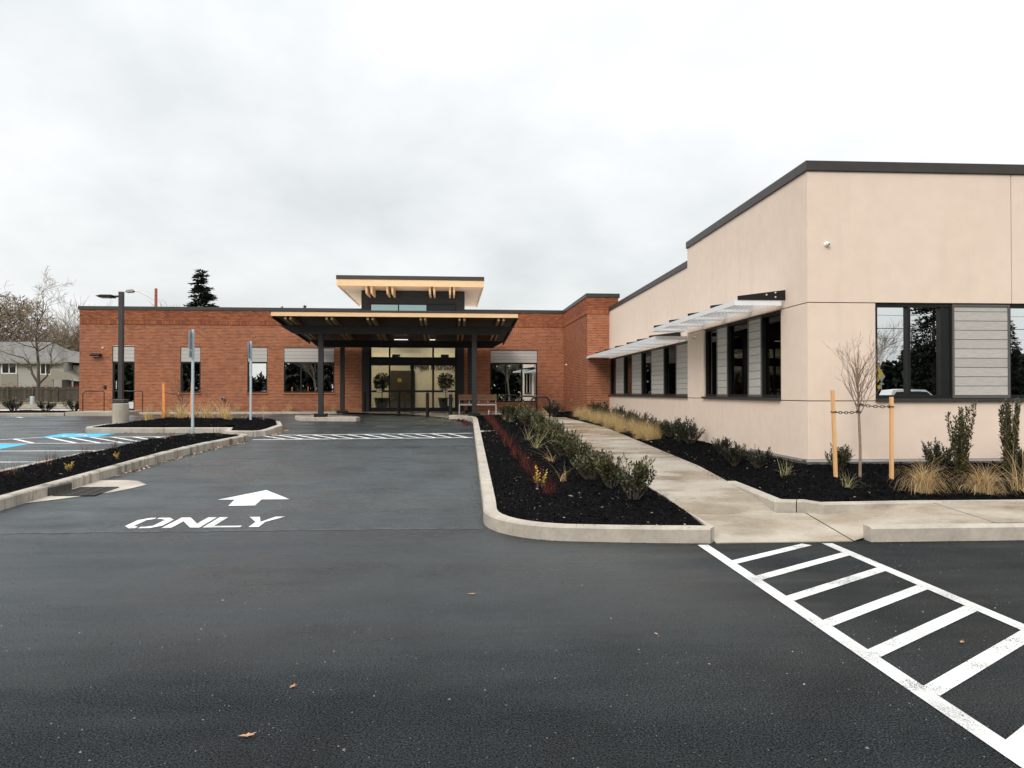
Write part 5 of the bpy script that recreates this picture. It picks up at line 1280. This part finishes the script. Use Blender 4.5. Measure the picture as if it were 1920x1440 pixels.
def chain(name, a, b, lab, n):
    o = thing(name, lab, 'tree tie', tuple((Vector(a) + Vector(b)) / 2), group='chain ties of the young tree'); a, b = Vector(a), Vector(b); d = (b - a); l = d.length / n
    dn = d.normalized()
    for i in range(n):
        c = a + d * (i + .5) / n - Vector((0, 0, .012 * math.sin(math.pi * (i + .5) / n))); mb = MB(); w = Vector((0, 0, 1)) if i % 2 == 0 else dn.cross(Vector((0, 0, 1))).normalized()
        pts = [c + dn * (l * .62) * math.cos(q) + w * .016 * math.sin(q) for q in np.linspace(0, 2 * math.pi, 9)]
        mb.tube(pts, .0055, 5); mb.build('link', M['rubber'], o, world=True)
    # loop round the stake / trunk
    for q in (a, b): mb = MB(); mb.tube([q + Vector((.032 * math.cos(t_), .032 * math.sin(t_), 0)) for t_ in np.linspace(0, 2 * math.pi, 13)], .0065, 5); mb.build('loop', M['rubber'], o, world=True)
chain('tree_tie', (4.838, 9.60, tz + .86), (5.21, 9.64, tz + .86), 'black chain tie between the leaning stake and the young tree', 9)
chain('tree_tie', (5.605, 9.55, tz + .93), (5.215, 9.64, tz + .955), 'black chain tie between the straight stake and the young tree', 9)
# sapling with orange stakes on the lamp island
T = Tree(8); T.mb.tube([(0, 0, -.05), (0, 0, .6)], [.014, .010], 6, cap=False)
for k in range(11): a = k * 2.4; T.limb((0, 0, .25 + .05 * k), (math.cos(a) * .7, math.sin(a) * .7, .9), .45, .006, 1, 3, [3, 3], .25, .1, .5, (20, 40), .002)
o = thing('sapling', 'thin bare sapling between two orange stakes on the lamp island', 'tree', (-8.35, 22.5, zlamp(-8.35, 22.4))); T.mb.build('trunk', M['bark'], o); T.tw.build('twigs', M['bark'], o)
stake('tree_stake', (-8.78, 22.3, zlamp(-8.78, 22.3)), (-8.80, 22.3, zlamp(-8.78, 22.3) + 1.02), .032, 'stake_o', 'orange stake with nothing in front of it on the lamp island', 'orange stakes of the sapling')
stake('tree_stake', (-8.02, 22.25, zlamp(-8.02, 22.25)), (-7.97, 22.25, zlamp(-8.02, 22.25) + 1.05), .026, 'stake_o', 'orange stake half hidden behind the taller sign post', 'orange stakes of the sapling')
mb = MB(); mb.tube([(-8.8, 22.3, zlamp(-8.78, 22.3) + .75), (-8.35, 22.5, zlamp(-8.35, 22.4) + .62)], .009, 5); tag(mb.build('tree_tie', M['rubber']), 'dark strap between the orange stake and the bare sapling', 'tree tie')

# big bare tree behind the lot
T = Tree(12); TB = Vector((-37.6, 68, .4))
def lm(pts, r0, r1, kids=6, L_=2.6, n=7):
    """limb along given points, with side branches"""
    r0 *= .68; r1 *= .55
    P = [Vector(p) for p in pts]; rr = [r0 + (r1 - r0) * i / (len(P) - 1) for i in range(len(P))]; T.mb.tube(P, rr, n, cap=False)
    for k in range(kids):
        f = T.r.uniform(.25, 1.0) if k else 1.0; q = f * (len(P) - 1); i = min(int(q), len(P) - 2); p = P[i].lerp(P[i + 1], q - i); d0 = (P[i + 1] - P[i]).normalized()
        ax = d0.cross(Vector((T.r.gauss(0, 1), T.r.gauss(0, 1), T.r.gauss(0, .5)))).normalized(); d = Matrix.Rotation(R(T.r.uniform(25, 60)), 3, ax) @ d0
        T.limb(p, d, L_ * T.r.uniform(.6, 1.15), rr[i] * .45, 2, 4, [4, 4, 4], .35, .02, .58, (22, 55), .011)
lm([(0, 0, -.3), (.02, 0, 1.3), (.05, 0, 2.3)], .36, .31, 0)
lm([(.05, 0, 2.3), (0, .1, 4.2), (-.15, 0, 6.2), (-.25, 0, 7.4), (-.1, 0, 8.4)], .24, .12, 9, 2.4)
lm([(-.1, 0, 8.4), (.3, .1, 9.6), (.45, .2, 10.8), (.2, .2, 11.9), (.6, .2, 12.6)], .10, .02, 7, 1.7)
lm([(.1, 0, 9.0), (.75, -.1, 10.0), (.85, -.1, 11.0), (1.6, -.1, 11.5), (2.0, -.1, 12.4)], .07, .015, 6, 1.5)
lm([(0, 0, 2.3), (-.65, .1, 3.3), (-.9, .2, 4.3), (-1.6, .2, 5.0), (-3.1, .1, 5.4), (-4.4, 0, 6.0)], .20, .04, 7, 2.2)
lm([(.1, 0, 2.2), (1.0, -.2, 3.0), (1.5, -.3, 4.2), (1.45, -.3, 5.6), (1.9, -.3, 6.9)], .17, .04, 8, 2.0)
lm([(-.2, 0, 7.4), (-1.3, .3, 8.4), (-2.1, .4, 9.5), (-2.1, .4, 10.6), (-3.2, .5, 11.4)], .11, .015, 8, 1.9)
lm([(0, 0, 5.7), (1.2, .2, 6.5), (2.6, .3, 7.1), (4.2, .3, 7.8)], .10, .02, 7, 2.0)
lm([(-.1, 0, 6.0), (-1.2, -.3, 6.3), (-2.6, -.4, 6.9), (-3.8, -.3, 7.6)], .09, .02, 6, 1.9)
bt = thing('bare_tree', 'large bare spreading tree with dark forked trunk before the fence', 'tree', tuple(TB))
T.mb.build('trunk', M['bark'], bt); T.tw.build('branches', M['twig'], bt); bt.scale = (.84, .84, .825)

def conifer(seed, h, w, dens=1.0, big=1.0):
    rng = np.random.default_rng(seed); P = []; D = []; t_ = MB(); t_.tube([(0, 0, 0), (0, 0, h * .96)], [h * .016, .02], 6, cap=False)
    z = h * .08
    while z < h * .985:
        f = z / h; r = w / 2 * (1 - f) ** .8 * rng.uniform(.72, 1.08) + .10; nb_ = int(3 + 3 * (1 - f))
        for b in range(nb_):
            a = rng.uniform(0, 6.28); l = r * rng.uniform(.55, 1.12); n = max(5, int(l * 26 * dens)); dz_ = -.28 * l
            u = rng.uniform(.12, 1, n); c = np.stack([np.cos(a) * l * u, np.sin(a) * l * u, z + dz_ * u + .14 * l * u ** 2], 1)
            sp_ = .20 * l * (1 - u * .6) + .05
            c += np.stack([-np.sin(a) * rng.normal(0, 1, n) * sp_, np.cos(a) * rng.normal(0, 1, n) * sp_, rng.normal(0, .05, n) * l], 1)
            d = unit(np.stack([np.cos(a) + rng.normal(0, .6, n), np.sin(a) + rng.normal(0, .6, n), rng.normal(.12, .35, n)], 1)); P.append(c); D.append(d)
        z += h * .012 * rng.uniform(.5, 1.5)
    P, D = np.concatenate(P), np.concatenate(D); n = len(P)
    return leaf_mesh('crown', P, D, h * .030 * big * rng.uniform(.6, 1.3, n), h * .010 * big, M['needle'], .1, rng), t_.mesh('trunk', M['bark'])
CF = [conifer(1, 12, 5.4, .8), conifer(2, 12, 4.6, .8), conifer(3, 12, 6.4, .7), conifer(4, 12, 6.6, 1.9, 1.0)]
def conif(k, loc, s, lab, group=None):
    o = thing('conifer', lab, 'tree', loc, rp.uniform(0, 6.28), group); o.scale = (s[0], s[0], s[1]); link('crown', CF[k][0], o); link('trunk', CF[k][1], o); return o
conif(3, (-27.8, 80, .4), (1.35, 1.17), 'dark conifer rising behind the brick parapet beside the street lamp')
conif(1, (10.6, 62, .4), (.62, .745), 'conifer tip peeping over the top of the brick pier')
conif(1, (8.6, 62, .4), (.5, .69), 'small conifer tip beside the sloping coping of the brick pier')
conif(1, (-16.7, 78, .4), (.5, .845), 'tiny conifer tip over the parapet close to the raised entrance roof', 'conifer tips over the parapet')
conif(1, (-19.0, 78, .4), (.4, .835), 'tiny conifer tip over the parapet farther from the raised entrance roof', 'conifer tips over the parapet')

def bare_proto(seed, h):
    T_ = Tree(seed); T_.limb((0, 0, 0), (0, 0, 1), h * .42, h * .016, 0, 4, [5, 5, 5, 4], .22, .25, .68, (15, 42), .016); return T_.mb.mesh('trunk', M['twig']), T_.tw.mesh('branches', M['twig'])
BP = [bare_proto(50 + i, 13) for i in range(3)]
def bare(k, loc, s, lab, group, name='bare_tree'):
    o = thing(name, lab, 'tree', loc, rp.uniform(0, 6.28), group); o.scale = (s, s, s); link('trunk', BP[k][0], o); link('branches', BP[k][1], o); return o
for i in range(22):
    bare(i % 3, (-84 + i * 2.1 + rp.uniform(-1, 1), 118 + rp.uniform(-6, 8), .4), rp.uniform(.75, 1.08), 'tan bare winter tree in the wood behind the house', 'bare trees behind the house')
def brush(name, x0, x1, y0, y1, z0, zf, n, size, mat, seed):
    r_ = np.random.default_rng(seed); X = r_.uniform(x0, x1, n); Y = r_.uniform(y0, y1, n); Zt = np.array([zf(x) for x in X]); Z = z0 + (Zt - z0) * r_.uniform(0, 1, n) ** .8
    D = unit(r_.normal(0, 1, (n, 3)) + np.array([0, 0, .8])); m = leaf_mesh(name, np.stack([X, Y, Z], 1), D, size * r_.uniform(.5, 1.4, n), size * .14, mat, .1, r_)
    return tag(link(name, m), kind='stuff')
brush('woods', -95, -42, 116, 128, .3, lambda x: 10.5 + 2.2 * math.sin(x * .23) + 1.5 * math.sin(x * .71 + 1) + (3.5 if x < -66 else 0), 42000, 1.0, M['brush'], 3)
brush('distant_hedge', -95, -30, 62, 64, .3, lambda x: .75 + .2 * math.sin(x), 2500, .35, M['brush'], 4)
brush('red_hedge', -52, -30, 78.6, 79.6, 1.2, lambda x: 2.25 + .15 * math.sin(2 * x) - (.0 if x < -44 else .25), 2600, .22, M['redhedge'], 5)
# shrubs in the mulch before the pale path
for i, (x, s) in enumerate([(-20.9, 1.0), (-19.7, .8), (-18.6, 1.1), (-17.3, .9), (-16.2, 1.05), (-15.3, .8)]):
    shrub_thing(LD, i % 3, (x, 31.9, g(31.9) + .1), i, (s * 1.25, s * .95), 'wall_shrub', 'low dark shrub in the mulch before the pale path, ' + ORD[5 - i] + ' from the brick corner', 'dark shrubs before the pale path')
plant('tan_grass', GT[1], (-18.9, 30.6, g(30) + .1), 0, .8, 'pale tan grass in the mulch at the far edge of the lot')
# fence of upright boards
fx0, fx1, fy = -58.0, -30.0, 78.0
fn = thing('fence', 'weathered dark board fence below the two storey house', 'fence', (-44, fy, .4))
for i in range(int((fx1 - fx0) / .185)):
    x = fx0 + i * .185; MB().box(x + .004, x + .181, fy, fy + .02, .25, 2.0 + .04 * math.sin(i * 1.7)).build('board', M['fence'], fn, world=True)
for x in np.arange(fx0, fx1, 2.4): MB().box(x - .07, x + .07, fy - .09, fy - .002, .25, 2.05).build('post', M['fence'], fn, world=True)
MB().box(fx0, fx1, fy - .05, fy - .004, 1.72, 1.84).build('rail', M['fence'], fn, world=True)
# two storey house
HY = 100.0
hs = thing('house', 'two storey beige house with grey hipped roof beyond the fence', 'house', (-58, HY, .4))
MB().box(-78, -52.1, HY, HY + 10, .3, 5.45).build('wall', M['house'], hs, world=True)
MB().box(-51.95, -46, HY + 2, HY + 10, .3, 5.0).build('wall', M['house'], hs, world=True)
mb = MB(); mb.add([(-79, HY - .7, 5.35), (-52.0, HY - .7, 5.35), (-52.0, HY + 10.7, 5.35), (-79, HY + 10.7, 5.35), (-75, HY + 5, 8.3), (-56.5, HY + 5, 8.3)], [(0, 1, 5, 4), (1, 2, 5), (2, 3, 4, 5), (3, 0, 4), (3, 2, 1, 0)]); mb.build('roof', M['roof'], hs, world=True)
mb = MB(); mb.add([(-56.8, HY + 1.0, 5.9), (-45, HY + 1.0, 4.75), (-45, HY + 10, 4.75), (-56.8, HY + 10, 5.9), (-55.5, HY + 6, 7.4), (-49, HY + 6, 6.3)], [(0, 1, 5, 4), (1, 2, 5), (2, 3, 4, 5), (3, 0, 4), (3, 2, 1, 0)]); mb.build('roof', M['roof'], hs, world=True)
MB().box(-79, -52, HY - .75, HY - .55, 5.15, 5.40).build('gutter', M['house_t'], hs, world=True)
MB().box(-78, -52.1, HY - .06, HY - .003, 1.6, 2.0).build('band', M['house_t'], hs, world=True)
for x0, x1, z0, z1 in ((-59.8, -57.9, 3.95, 5.2), (-55.0, -53.6, 3.85, 5.1), (-66, -64, 3.95, 5.2)):
    MB().box(x0 - .1, x1 + .1, HY - .08, HY - .003, 2.02, z0 - .12).build('spandrel', M['house_t'], hs, world=True)
    mb = MB(); [mb.box(*b) for b in ((x0, x0 + .12, HY - .1, HY, z0, z1), (x1 - .12, x1, HY - .1, HY, z0, z1), (x0, x1, HY - .1, HY, z0 - .1, z0), (x0, x1, HY - .1, HY, z1, z1 + .1), ((x0 + x1) / 2 - .05, (x0 + x1) / 2 + .05, HY - .09, HY, z0, z1))]
    wn_ = mb.build('window', M['white'], hs, world=True); mb = MB(); mb.box(x0 + .12, x1 - .12, HY - .05, HY - .02, z0, z1); mb.build('pane', M['glass_side'], wn_); wn_.children[0].location = -hs.location
for x0, x1 in ((-59.8, -57.9), (-55.0, -53.6)):
    mb = MB(); mb.box(x0, x1, HY - .1, HY - .003, .8, 1.5); mb.build('window', M['white'], hs, world=True)
mb = MB(); mb.add([(-52.3, HY - 2.6, 3.6), (-49.6, HY - 2.6, 2.9), (-49.6, HY + 2.2, 2.9), (-52.3, HY + 2.2, 4.7)], [(0, 1, 2, 3)]); mb.add([(-52.35, HY - 2.6, 4.5), (-49.5, HY - 2.6, 3.55), (-49.5, HY - 2.6, 3.05), (-52.35, HY - 2.6, 3.05)], [(0, 1, 2, 3)]); mb.build('porch_roof', M['house_t'], hs, world=True)
mb = MB(); mb.box(-52.2, -52.05, HY - 2.5, HY - 2.35, .3, 3.1); mb.box(-49.8, -49.65, HY - 2.5, HY - 2.35, .3, 3.1); mb.box(-52.2, -49.65, HY - 2.45, HY - 2.3, .3, 1.35); mb.build('porch_post', M['house_t'], hs, world=True)
MB().box(-52.2, -49.7, HY - .2, HY + 1.9, .3, 3.1).build('porch_shade_block', M['dim'], hs, world=True)  # solid dark block; the shade inside the porch is put into its colour
# wooden pole with a street lamp arm, behind the parapet
up = thing('street_lamp', 'reddish wooden pole with a curved street lamp arm behind the parapet', 'street lamp', (-20.25, 50, .4))
MB().tube([(0, 0, 0), (0, 0, 7.86)], [.12, .085], 10).build('pole', simple('red_pole', (.30, .075, .045, 1), .8, 0, .3, 8), up)
MB().tube([(0, 0, 6.3), (-.7, 0, 6.95), (-1.25, 0, 7.6), (-1.35, 0, 7.72)] if False else [(-.05, 0, 7.1), (-.6, 0, 7.42), (-1.1, 0, 7.66), (-1.35, 0, 7.70)], .035, 8).build('arm', M['steel_w'], up)
mb = MB(); mb.prism([(-1.95, 7.62), (-1.8, 7.55), (-1.45, 7.58), (-1.33, 7.70), (-1.5, 7.80), (-1.8, 7.76)], 'y', -.14, .14); mb.build('lamp_head', M['flash'], up, bevel=.03)
# marker posts on the verge
mb = MB(); mb.box(-.09, .09, -.09, .09, -.1, .62); o = mb.build('marker_post', M['steel'], bevel=.02); o.location = (-25.2, 45, .62); tag(o, 'short pale blue grey post on the verge before the fence', 'post')
T = Tree(31); T.mb.tube([(0, 0, -.1), (.05, 0, .9), (.1, 0, 1.9)], [.05, .045, .03], 6, cap=False)
for k in range(7): a = k * 2.4; T.limb((.08, 0, 1.3 + .08 * k), (math.cos(a), math.sin(a), 1.0), .8, .016, 2, 4, [3, 3], .25, .1, .5, (20, 45), .006)
o = thing('sapling', 'thin orange brown sapling on the verge before the fence', 'tree', (-36.0, 57, .5)); om = simple('orange_bark', (.36, .20, .07, 1), .9); T.mb.build('trunk', om, o); T.tw.build('twigs', om, o)

# ------------------------------------------------------------------ potted plants inside the lobby
def potted(u, lab, s=1.0):
    p = BW(u, 1.05, .70); o = thing('potted_plant', lab, 'potted plant', tuple(p), AR, 'potted plants behind the entrance doors')
    MB().lathe([(.20, 0), (.25, .12), (.33, .50), (.35, .55), (.32, .55), (.30, .50), (.0, .48)], 18).build('pot', simple('dark_pot', (.022, .026, .026, 1), .3), o)
    MB().tube([(0, 0, .45), (.01, 0, 1.05)], .022, 6).build('stem', M['bark'], o)
    r_ = np.random.default_rng(int(abs(u) * 100)); n = 520; c = unit(r_.normal(0, 1, (n, 3))) * (r_.uniform(.1, 1, n) ** .5)[:, None] * np.array([.31, .31, .31]) + np.array([0, 0, 1.28]); d = unit((c - np.array([0, 0, 1.1])) + r_.normal(0, .18, (n, 3)) - np.array([0, 0, .12]))
    link('foliage', leaf_mesh('foliage', c, d, .17 * r_.uniform(.6, 1.2, n), .035, M['leaf_d'], .35, r_), o)
potted(-7.70, 'dark potted plant behind the glass nearer the brown inner door'); potted(-4.98, 'dark potted plant behind the glass nearer the bench')
MB().box(-.09, .09, -.004, .004, 0, .3).build('notice', M['white']).location = BW(-4.80, .05, .92)
tag(bpy.data.objects['notice'], 'white notice on the lower glass of the entrance beside the pot', 'notice')

# ------------------------------------------------------------------ fallen leaves
def leaf(x, y, z, s, lab, rz=0, grp=None):
    mb = MB(); pts = [(-1, 0), (-.45, .30), (-.2, .2), (.1, .5), (.3, .22), (.95, .28), (.5, -.05), (.75, -.35), (.2, -.25), (-.1, -.5), (-.35, -.2)]
    mb.v = [(a * s, b * s, .006 + s * .35 * (abs(b) * .5 + .25 * a * a)) for a, b in pts] + [(0, 0, .006)]; n = len(pts)
    mb.f = [(n, i, (i + 1) % n) for i in range(n)]; mb.m = [0] * n
    o = mb.build('fallen_leaf', M['litter']); o.location = (x, y, z); o.rotation_euler = (0, 0, rz); return tag(o, lab, 'leaf', grp)
leaf(-.95, 3.33, 0, .040, 'curled tan leaf lying lowest on the dark asphalt', .3); leaf(-.88, 3.87, 0, .030, 'small tan leaf on asphalt above the lowest leaf', 1.2)
leaf(.04, 5.55, 0, .036, 'flat tan leaf on asphalt below the island kerb', 0); leaf(1.17, 4.57, 0, .022, 'tiny tan leaf on asphalt beside the crosswalk border', 2)
leaf(2.95, 4.3, .004, .03, 'brown leaf between the crosswalk rungs', .8)
leaf(2.92, 8.0, zwalk(2.92, 8.0), .025, 'tiny dark leaf on the concrete kerb ramp', .2); leaf(3.2, 9.0, zwalk(3.2, 9.0), .022, 'tiny reddish leaf on the sidewalk near the low kerb', 1)
def litter(name, pts, n, spread, size, mat, seed):
    r_ = np.random.default_rng(seed); k = r_.integers(0, len(pts) - 1, n); t_ = r_.uniform(0, 1, n)[:, None]; A = np.array(pts)
    c = A[k] * (1 - t_) + A[k + 1] * t_; c = c + np.stack([np.abs(r_.normal(0, spread, n)), r_.normal(0, .06, n)], 1)
    P = np.stack([c[:, 0], c[:, 1], np.array([g(y) for y in c[:, 1]]) + r_.uniform(.004, .02, n)], 1); D = unit(np.stack([r_.normal(0, 1, n), r_.normal(0, 1, n), r_.normal(0, .25, n)], 1))
    tag(link(name, leaf_mesh(name, P, D, size * r_.uniform(.5, 1.3, n), size * .5, mat, .0, r_)), kind='stuff')
litter('leaf_litter', [(-5.6, 12.2), (-5.6, 14), (-5.5, 16.2), (-5.2, 17.8)], 230, .07, .05, M['litter'], 2)
litter('leaf_litter', [(-5.1, 19.6), (-5.08, 20.6), (-5.1, 21.3)], 80, .08, .06, M['litter'], 3)
litter('leaf_litter', [(-.15, 22.5), (-.1, 24.0), (-.25, 25.2), (-.55, 25.6)], 260, .12, .08, M['red'], 4)
litter('leaf_litter', [(-2.2, 28.9), (-1.2, 28.0), (-.7, 27.2)], 60, .4, .09, M['litter'], 6)
litter('twig_litter', [(-9.5, 20.55), (-7, 20.48)], 50, .02, .05, M['bark'], 7)

def spill(pts, n, seed, zf):
    r_ = np.random.default_rng(seed); k = r_.integers(0, len(pts) - 1, n); t_ = r_.uniform(0, 1, n)[:, None]; A = np.array(pts, float)
    c = A[k] * (1 - t_) + A[k + 1] * t_ + r_.normal(0, .045, (n, 2)); P = np.stack([c[:, 0], c[:, 1], np.array([zf(x, y) + .004 for x, y in c])], 1)
    D = unit(np.stack([r_.normal(0, 1, n), r_.normal(0, 1, n), np.abs(r_.normal(0, .1, n))], 1)); tag(link('bark_litter', leaf_mesh('bark_litter', P, D, .022 * r_.uniform(.5, 1.5, n), .010, M['bark'], .0, r_)), kind='stuff')
spill([(2.52, 7.9), (2.5, 10), (2.5, 14), (2.5, 20)], 170, 1, zwalk); spill([(3.62, 10.4), (3.72, 12), (3.74, 16), (3.72, 20)], 170, 2, zwalk)
spill([(.28, 9.0), (.28, 20)], 60, 3, lambda x, y: g(y) + .15); spill([(.6, 7.72), (1.1, 7.52), (2.2, 7.36)], 26, 4, lambda x, y: g(y) + .15)

spill([(.12, 9.0), (.12, 14), (.12, 24)], 260, 5, lambda x, y: g(y)); spill([(.3, 7.75), (1.0, 7.38), (2.4, 7.2)], 60, 6, lambda x, y: g(y)); spill([(4.1, 7.18), (8, 7.18)], 70, 7, lambda x, y: g(y))

# loose grit on the asphalt
r_ = np.random.default_rng(91); n = 9000; X = r_.uniform(-4.2, 5.5, n); Y = 2.6 + 8.5 * r_.uniform(0, 1, n) ** 1.3; k = ~((X > .1) & (Y > 7.15)); X, Y = X[k], Y[k]; n = len(X)
S_ = .0035 * r_.lognormal(0, .38, n); th = r_.uniform(0, 6.28, n); c = np.stack([X, Y, np.array([g(y) for y in Y]) + .001], 1)
P4 = [c + np.stack([np.cos(th + a) * S_ * f, np.sin(th + a) * S_ * f, np.zeros(n)], 1) for a, f in ((0, 1), (1.7, .8), (3.3, 1.1), (4.8, .75))] + [c + np.stack([np.zeros(n), np.zeros(n), S_ * .8], 1)]
v = np.stack(P4, 1).reshape(-1, 3); b = (np.arange(n) * 5)[:, None]
tag(link('grit', np_mesh('grit', v, np.concatenate([b + np.array(t_) for t_ in ([0, 1, 4], [1, 2, 4], [2, 3, 4], [3, 0, 4])], 0), pieces('grit', [(0, (.015, .015, .015, 1)), (.5, (.07, .07, .068, 1)), (.85, (.17, .165, .155, 1)), (1, (.36, .34, .31, 1))], .8))), kind='stuff')

# ------------------------------------------------------------------ across the street (seen in the window panes)
def car(loc, rz, colour, lab, scale=1.0, van=False, group='vehicles parked across the street'):
    o = thing('parked_car', lab, 'car', loc, rz, group); o.scale = (scale,) * 3
    body = simple('car_paint', colour, .25, 0, .02)
    pr = [(-2.2, .35), (-2.25, .75), (-2.15, 1.0), (-1.9, 1.05), (-1.65, 1.62), (-.9, 1.70), (.4, 1.66), (1.05, 1.12), (1.9, .98), (2.2, .80), (2.25, .40), (1.8, .28), (-1.8, .28)] if van else \
         [(-2.2, .35), (-2.25, .70), (-2.1, .95), (-1.5, 1.02), (-.9, 1.42), (.2, 1.45), (.95, 1.02), (1.9, .88), (2.2, .70), (2.22, .38), (1.8, .25), (-1.8, .25)]
    mb = MB(); n = len(pr)
    rings = []
    for y, k in ((-.88, .0), (-.90, .5), (.90, .5), (.88, 0)):
        for x, z in pr: mb.v.append((x, y * (1 - .16 * max(0, (z - .95) / .7)), z))
    for r_ in range(3):
        for i in range(n): a, b = r_ * n + i, r_ * n + (i + 1) % n; mb.f.append((a, b, b + n, a + n)); mb.m.append(0)
    mb.f += [tuple(range(n - 1, -1, -1)), tuple(range(3 * n, 4 * n))]; mb.m += [0, 0]
    mb.build('body', body, o, bevel=.04)
    gl = [(-1.75, 1.08), (-1.5, 1.52), (-.1, 1.56), (.42, 1.52), (.92, 1.10)] if van else [(-1.35, 1.02), (-.85, 1.34), (.15, 1.36), (.80, 1.00)]
    for s_ in (-1, 1): mb = MB(); mb.prism(gl, 'y', s_ * .86 - .01, s_ * .86 + .01 + .02 * s_); mb.build('side_window', M['lens'], o)
    for x in (-1.4, 1.38):
        for s_ in (-1, 1):
            w = MB().lathe([(0, -.1), (.33, -.1), (.34, -.06), (.34, .06), (.33, .1), (0, .1)], 18).build('tyre', M['rubber'], o); w.rotation_euler = (R(90), 0, 0); w.location = (x, s_ * .84, .34)
            q = MB().lathe([(0, 0), (.21, 0), (.20, .01), (0, .03)], 14).build('rim', M['bolt'], w); q.location = (0, 0, .1 if s_ < 0 else -.13)
    for s_ in (-1, 1): MB().box(2.19, 2.25, s_ * .62 - .17, s_ * .62 + .17, .66, .78).build('headlight', M['white'], o)
    for s_ in (-1, 1): MB().box(-2.27, -2.2, s_ * .68 - .12, s_ * .68 + .12, .78, .98).build('tail_light', simple('tail_red', (.35, .01, .01, 1), .3), o)
car((28.5, -25, 0), R(4), (.72, .72, .70, 1), 'white tall car reflected low in the second front window pane', 1.0, True)
car((22.2, -25.5, 0), R(-3), (.42, .43, .43, 1), 'silver car reflected low in the first front window pane', .95)
car((-19.5, -27, 0), R(0), (.70, .70, .68, 1), 'white car reflected low in the three pane brick window', 1.0, True)
car((-18.3, 25.8, g(25.8)), R(90), (.05, .012, .014, 1), 'dark maroon car mostly outside the picture at the far lot edge', .9, False, None)
def diamond(loc, rz, lab, yellow):
    o = thing('traffic_sign', lab, 'traffic sign', loc, rz, 'diamond signs across the street')
    MB().box(-.03, .03, -.03, .03, -2.6, .66).build('post', M['steel'], o)
    s_ = .50; MB().prism([(0, -s_), (s_, 0), (0, s_), (-s_, 0)], 'y', .032, .045).build('plate', simple('sign_yellow', (.72, .50, .02, 1), .5) if yellow else M['steel_w'], o)
    if yellow:
        mb = MB()
        for a, b, w in (((0, .16), (-.02, -.06), .055), ((-.02, -.06), (-.12, -.3), .03), ((-.02, -.06), (.10, -.28), .03), ((0, .10), (.13, -.02), .022), ((0, .10), (-.13, -.0), .022)):
            a, b = Vector(a), Vector(b); d = (b - a).normalized(); n_ = Vector((-d.y, d.x)) * w; mb.prism([tuple(a - n_), tuple(b - n_), tuple(b + n_), tuple(a + n_)], 'y', .046, .050)
        mb.prism([(.0 + .06 * math.cos(q * .785), .26 + .06 * math.sin(q * .785)) for q in range(8)], 'y', .046, .050); mb.build('walking_figure', M['rubber'], o)
        MB().box(-.28, .28, .032, .042, -.78, -.60).build('arrow_plate', simple('sign_yellow', (.72, .50, .02, 1), .5), o)
    else: MB().box(-.3, .3, .032, .042, -.75, -.6).build('arrow_plate', M['steel_w'], o)
diamond((21.05, -16.1, 2.45), R(-28), 'yellow diamond pedestrian crossing sign reflected in the front window', True)
diamond((37.0, -43.5, 2.9), R(-25), 'grey back of a diamond sign reflected in the front window', False)
conif(0, (39.6, -40, 0), (1.1, 1.3), 'tall dark conifer filling the second front window pane in reflection')
conif(2, (50, -60, 0), (1.0, .72), 'pointed conifer reflected low in the first front window pane', 'conifers across the street'); conif(1, (33.0, -50, 0), (1.1, .75), 'conifer reflected along the edge of the first front window pane', 'conifers across the street')
conif(1, (60, -58, 0), (1.0, .8), 'conifer reflected in the last front window pane', 'conifers across the street')
bare(0, (46, -60, 0), .75, 'bare tree reflected beside the pointed conifer', 'bare trees across the street')
def wood_top(x):
    t_ = 8.0 + 2.2 * math.sin(x * .31) + 1.6 * math.sin(x * .83 + 2) + .8 * math.sin(x * 2.1)
    if -33 < x < -26.5: t_ = 3.2 + .5 * math.sin(x * 3)
    if 26 < x < 90: t_ = 4.6 + 1.2 * math.sin(x * .5) + .6 * math.sin(x * 1.7)
    return t_
r_ = np.random.default_rng(77); n = 42000; X = r_.uniform(-75, 95, n); Zt = np.array([wood_top(x) for x in X]); Z = Zt * r_.uniform(0, 1, n) ** .7; Y = -62 + r_.normal(0, 1.5, n)
tag(link('woods', leaf_mesh('woods', np.stack([X, Y, Z], 1), unit(r_.normal(0, 1, (n, 3))), 1.3 * r_.uniform(.5, 1.4, n), .62, M['needle'], .1, r_)), kind='stuff')
for i in range(12):
    x = -24 + i * 4.2 + rp.uniform(-1, 1)
    bare(i % 3, (x, -50 + rp.uniform(-4, 4), 0), rp.uniform(.7, 1.0), 'bare tree standing across the street, reflected in the brick wall windows', 'bare trees across the street')
# overhead wires on two poles across the street
wr = thing('overhead_wires', 'dark overhead cables reflected across the front window', 'wires', (30, -22, 0))
for x, y in ((2, -20), (62, -27)):
    MB().tube([(x, y, -.2), (x, y, 9.2)], [.16, .12], 8).build('pole', M['bark'], wr, world=True)
for k, (za, zb, sag, r0) in enumerate([(5.6, 6.2, .5, .022), (6.4, 7.0, .5, .012), (7.2, 7.6, .5, .012), (8.6, 8.4, .6, .010), (5.0, 5.3, .4, .009)]):
    pts = [(2 + 60 * t_, -20 - 7 * t_, za + (zb - za) * t_ - sag * 4 * t_ * (1 - t_)) for t_ in np.linspace(0, 1, 16)]; MB().tube(pts, r0, 5).build('cable', M['rubber'], wr, world=True)
